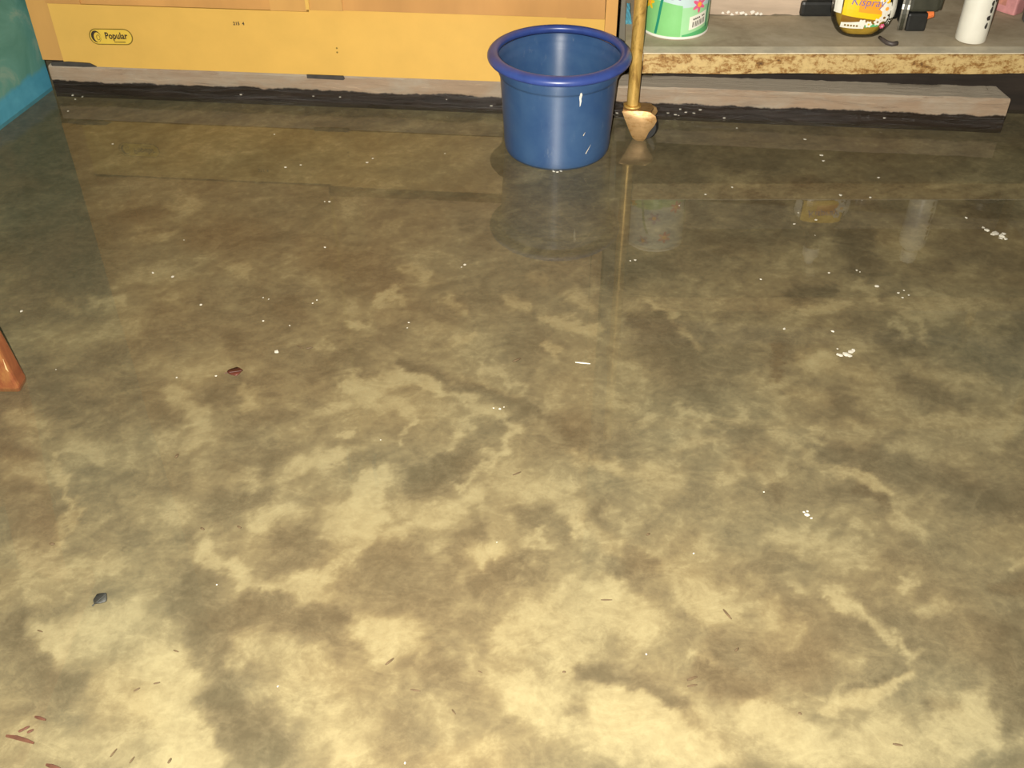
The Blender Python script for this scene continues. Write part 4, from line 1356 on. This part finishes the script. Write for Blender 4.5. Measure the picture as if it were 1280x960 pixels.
TW, TG = 'tiny brown twig fragment floating on the silty water', 'twig fragments on the water'
stick(8, 920, 42, 929, 5, M['twig_red'], 'longest reddish twig floating on the water, lying below a cluster of bits', 'twig', bend=0.03)
stick(44, 896, 57, 900, 4, M['twig_red'], 'short reddish-brown twig lying off the end of the longest reddish twig', 'twig')
stick(58, 956, 75, 961, 5, M['twig_red'], 'stubby reddish twig floating well apart from the heap of reddish splinters', 'twig')
for x, y in ((27, 913), (33, 910), (38, 914)):
    stick(x - 4, y + 2, x + 4, y - 2, 3, M['twig_red'], 'tiny reddish splinter in the small heap beside the longest reddish twig', 'twig', 'heap of reddish splinters')
for x, y, dx, dy, ww in [(196, 854, 4, -1, 2), (171, 862, 4, -2, 2), (220, 814, 3, 1, 2), (487, 827, 5, -4, 3), (519, 863, 6, 1, 3), (142, 941, 4, -5, 2), (165, 950, 3, -4, 2), (212, 951, 2, -3, 3), (646, 592, 5, -2, 2),
                         (909, 768, 5, 6, 3), (758, 750, 7, 0, 2), (865, 848, 6, -2, 4), (865, 857, 6, -1, 3), (1122, 931, 6, 1, 3), (646, 450, 5, -2, 3), (375, 434, 4, 2, 2), (387, 435, 4, -1, 2), (221, 570, 2, -2, 3),
                         (299, 659, 2, 1, 3), (253, 661, 2, 1, 3), (921, 812, 2, -2, 3), (1000, 892, 2, 1, 3), (810, 668, 2, -1, 3), (705, 840, 2, 0, 3), (567, 890, 2, 3, 2), (600, 840, 2, 1, 2), (65, 680, 3, 0, 3), (50, 789, 3, 1, 2)]:
    stick(x - dx, y - dy, x + dx, y + dy, ww, M['twig'], TW, 'twig', TG)
stick(719, 453, 738, 455, 2, M['foam'], 'thin pale straw floating in the middle of the water', 'straw', name='straw')


def leaf(x, y, wpx, hpx, mat, label, name='leaf', rot=0.0):
    c = on_level(x, y)
    px_m = (c - Vector((0, 0, CAM_H))).length / F_PX
    L2, H2 = wpx * px_m * 0.5, hpx * px_m * 0.5 / 0.6
    top, bot, mids = [], [], []
    n_ = 9
    vs, fs = [], []
    for i in range(n_):
        t = -1 + 2 * i / (n_ - 1)
        w_ = H2 * (1 - abs(t) ** 2.2) * (1.0 + 0.12 * math.sin(5 * t)) + 0.0003
        curl = 0.0020 + 0.0022 * t * t
        for yy, zz in ((-w_, curl + 0.0015), (0, curl - 0.0006), (w_, curl + 0.0015)):
            vs.append((L2 * t, yy, zz))
    for i in range(n_ - 1):
        for j in range(2):
            a = i * 3 + j
            fs.append((a, a + 3, a + 4, a + 1))
    n = len(vs)
    vs += [(x_, y_, z_ - 0.0012) for x_, y_, z_ in vs]
    fs += [tuple(reversed([q + n for q in f])) for f in fs]
    ed = [i * 3 for i in range(n_)] + [(n_ - 1) * 3 + 1] + [i * 3 + 2 for i in reversed(range(n_))] + [1]
    for q in range(len(ed)):
        a, b2 = ed[q], ed[(q + 1) % len(ed)]
        fs.append((a, b2, b2 + n, a + n))
    t = thing(name, label, 'leaf', (c.x, c.y, 0.0), rot)
    MB().add(vs, fs).build('blade', mat, t, smooth=True)
    MB().tube([(-L2 * 1.35, 0, 0.0012), (-L2, 0, 0.002), (L2 * 0.9, 0, 0.0036)], [0.0010, 0.0009, 0.0005], 5).build('stem', mat, t)
    return t


leaf(294, 466, 18, 9, M['leaf_red'], 'small dark red fallen leaf floating on the water', rot=0.15)
leaf(126, 750, 17, 9, M['leaf_grey'], 'small dark grey leaf floating over pale silt', rot=0.95)
# drowned insect-like speck
ins = cluster('seed_husk', 'pale frayed seed husk floating over smooth brown silt', 'husk', 1009, 644, [(0, 0, 6), (-3, -3, 3), (4, 3, 3), (2, -4, 3)])

bpy.context.view_layer.update()
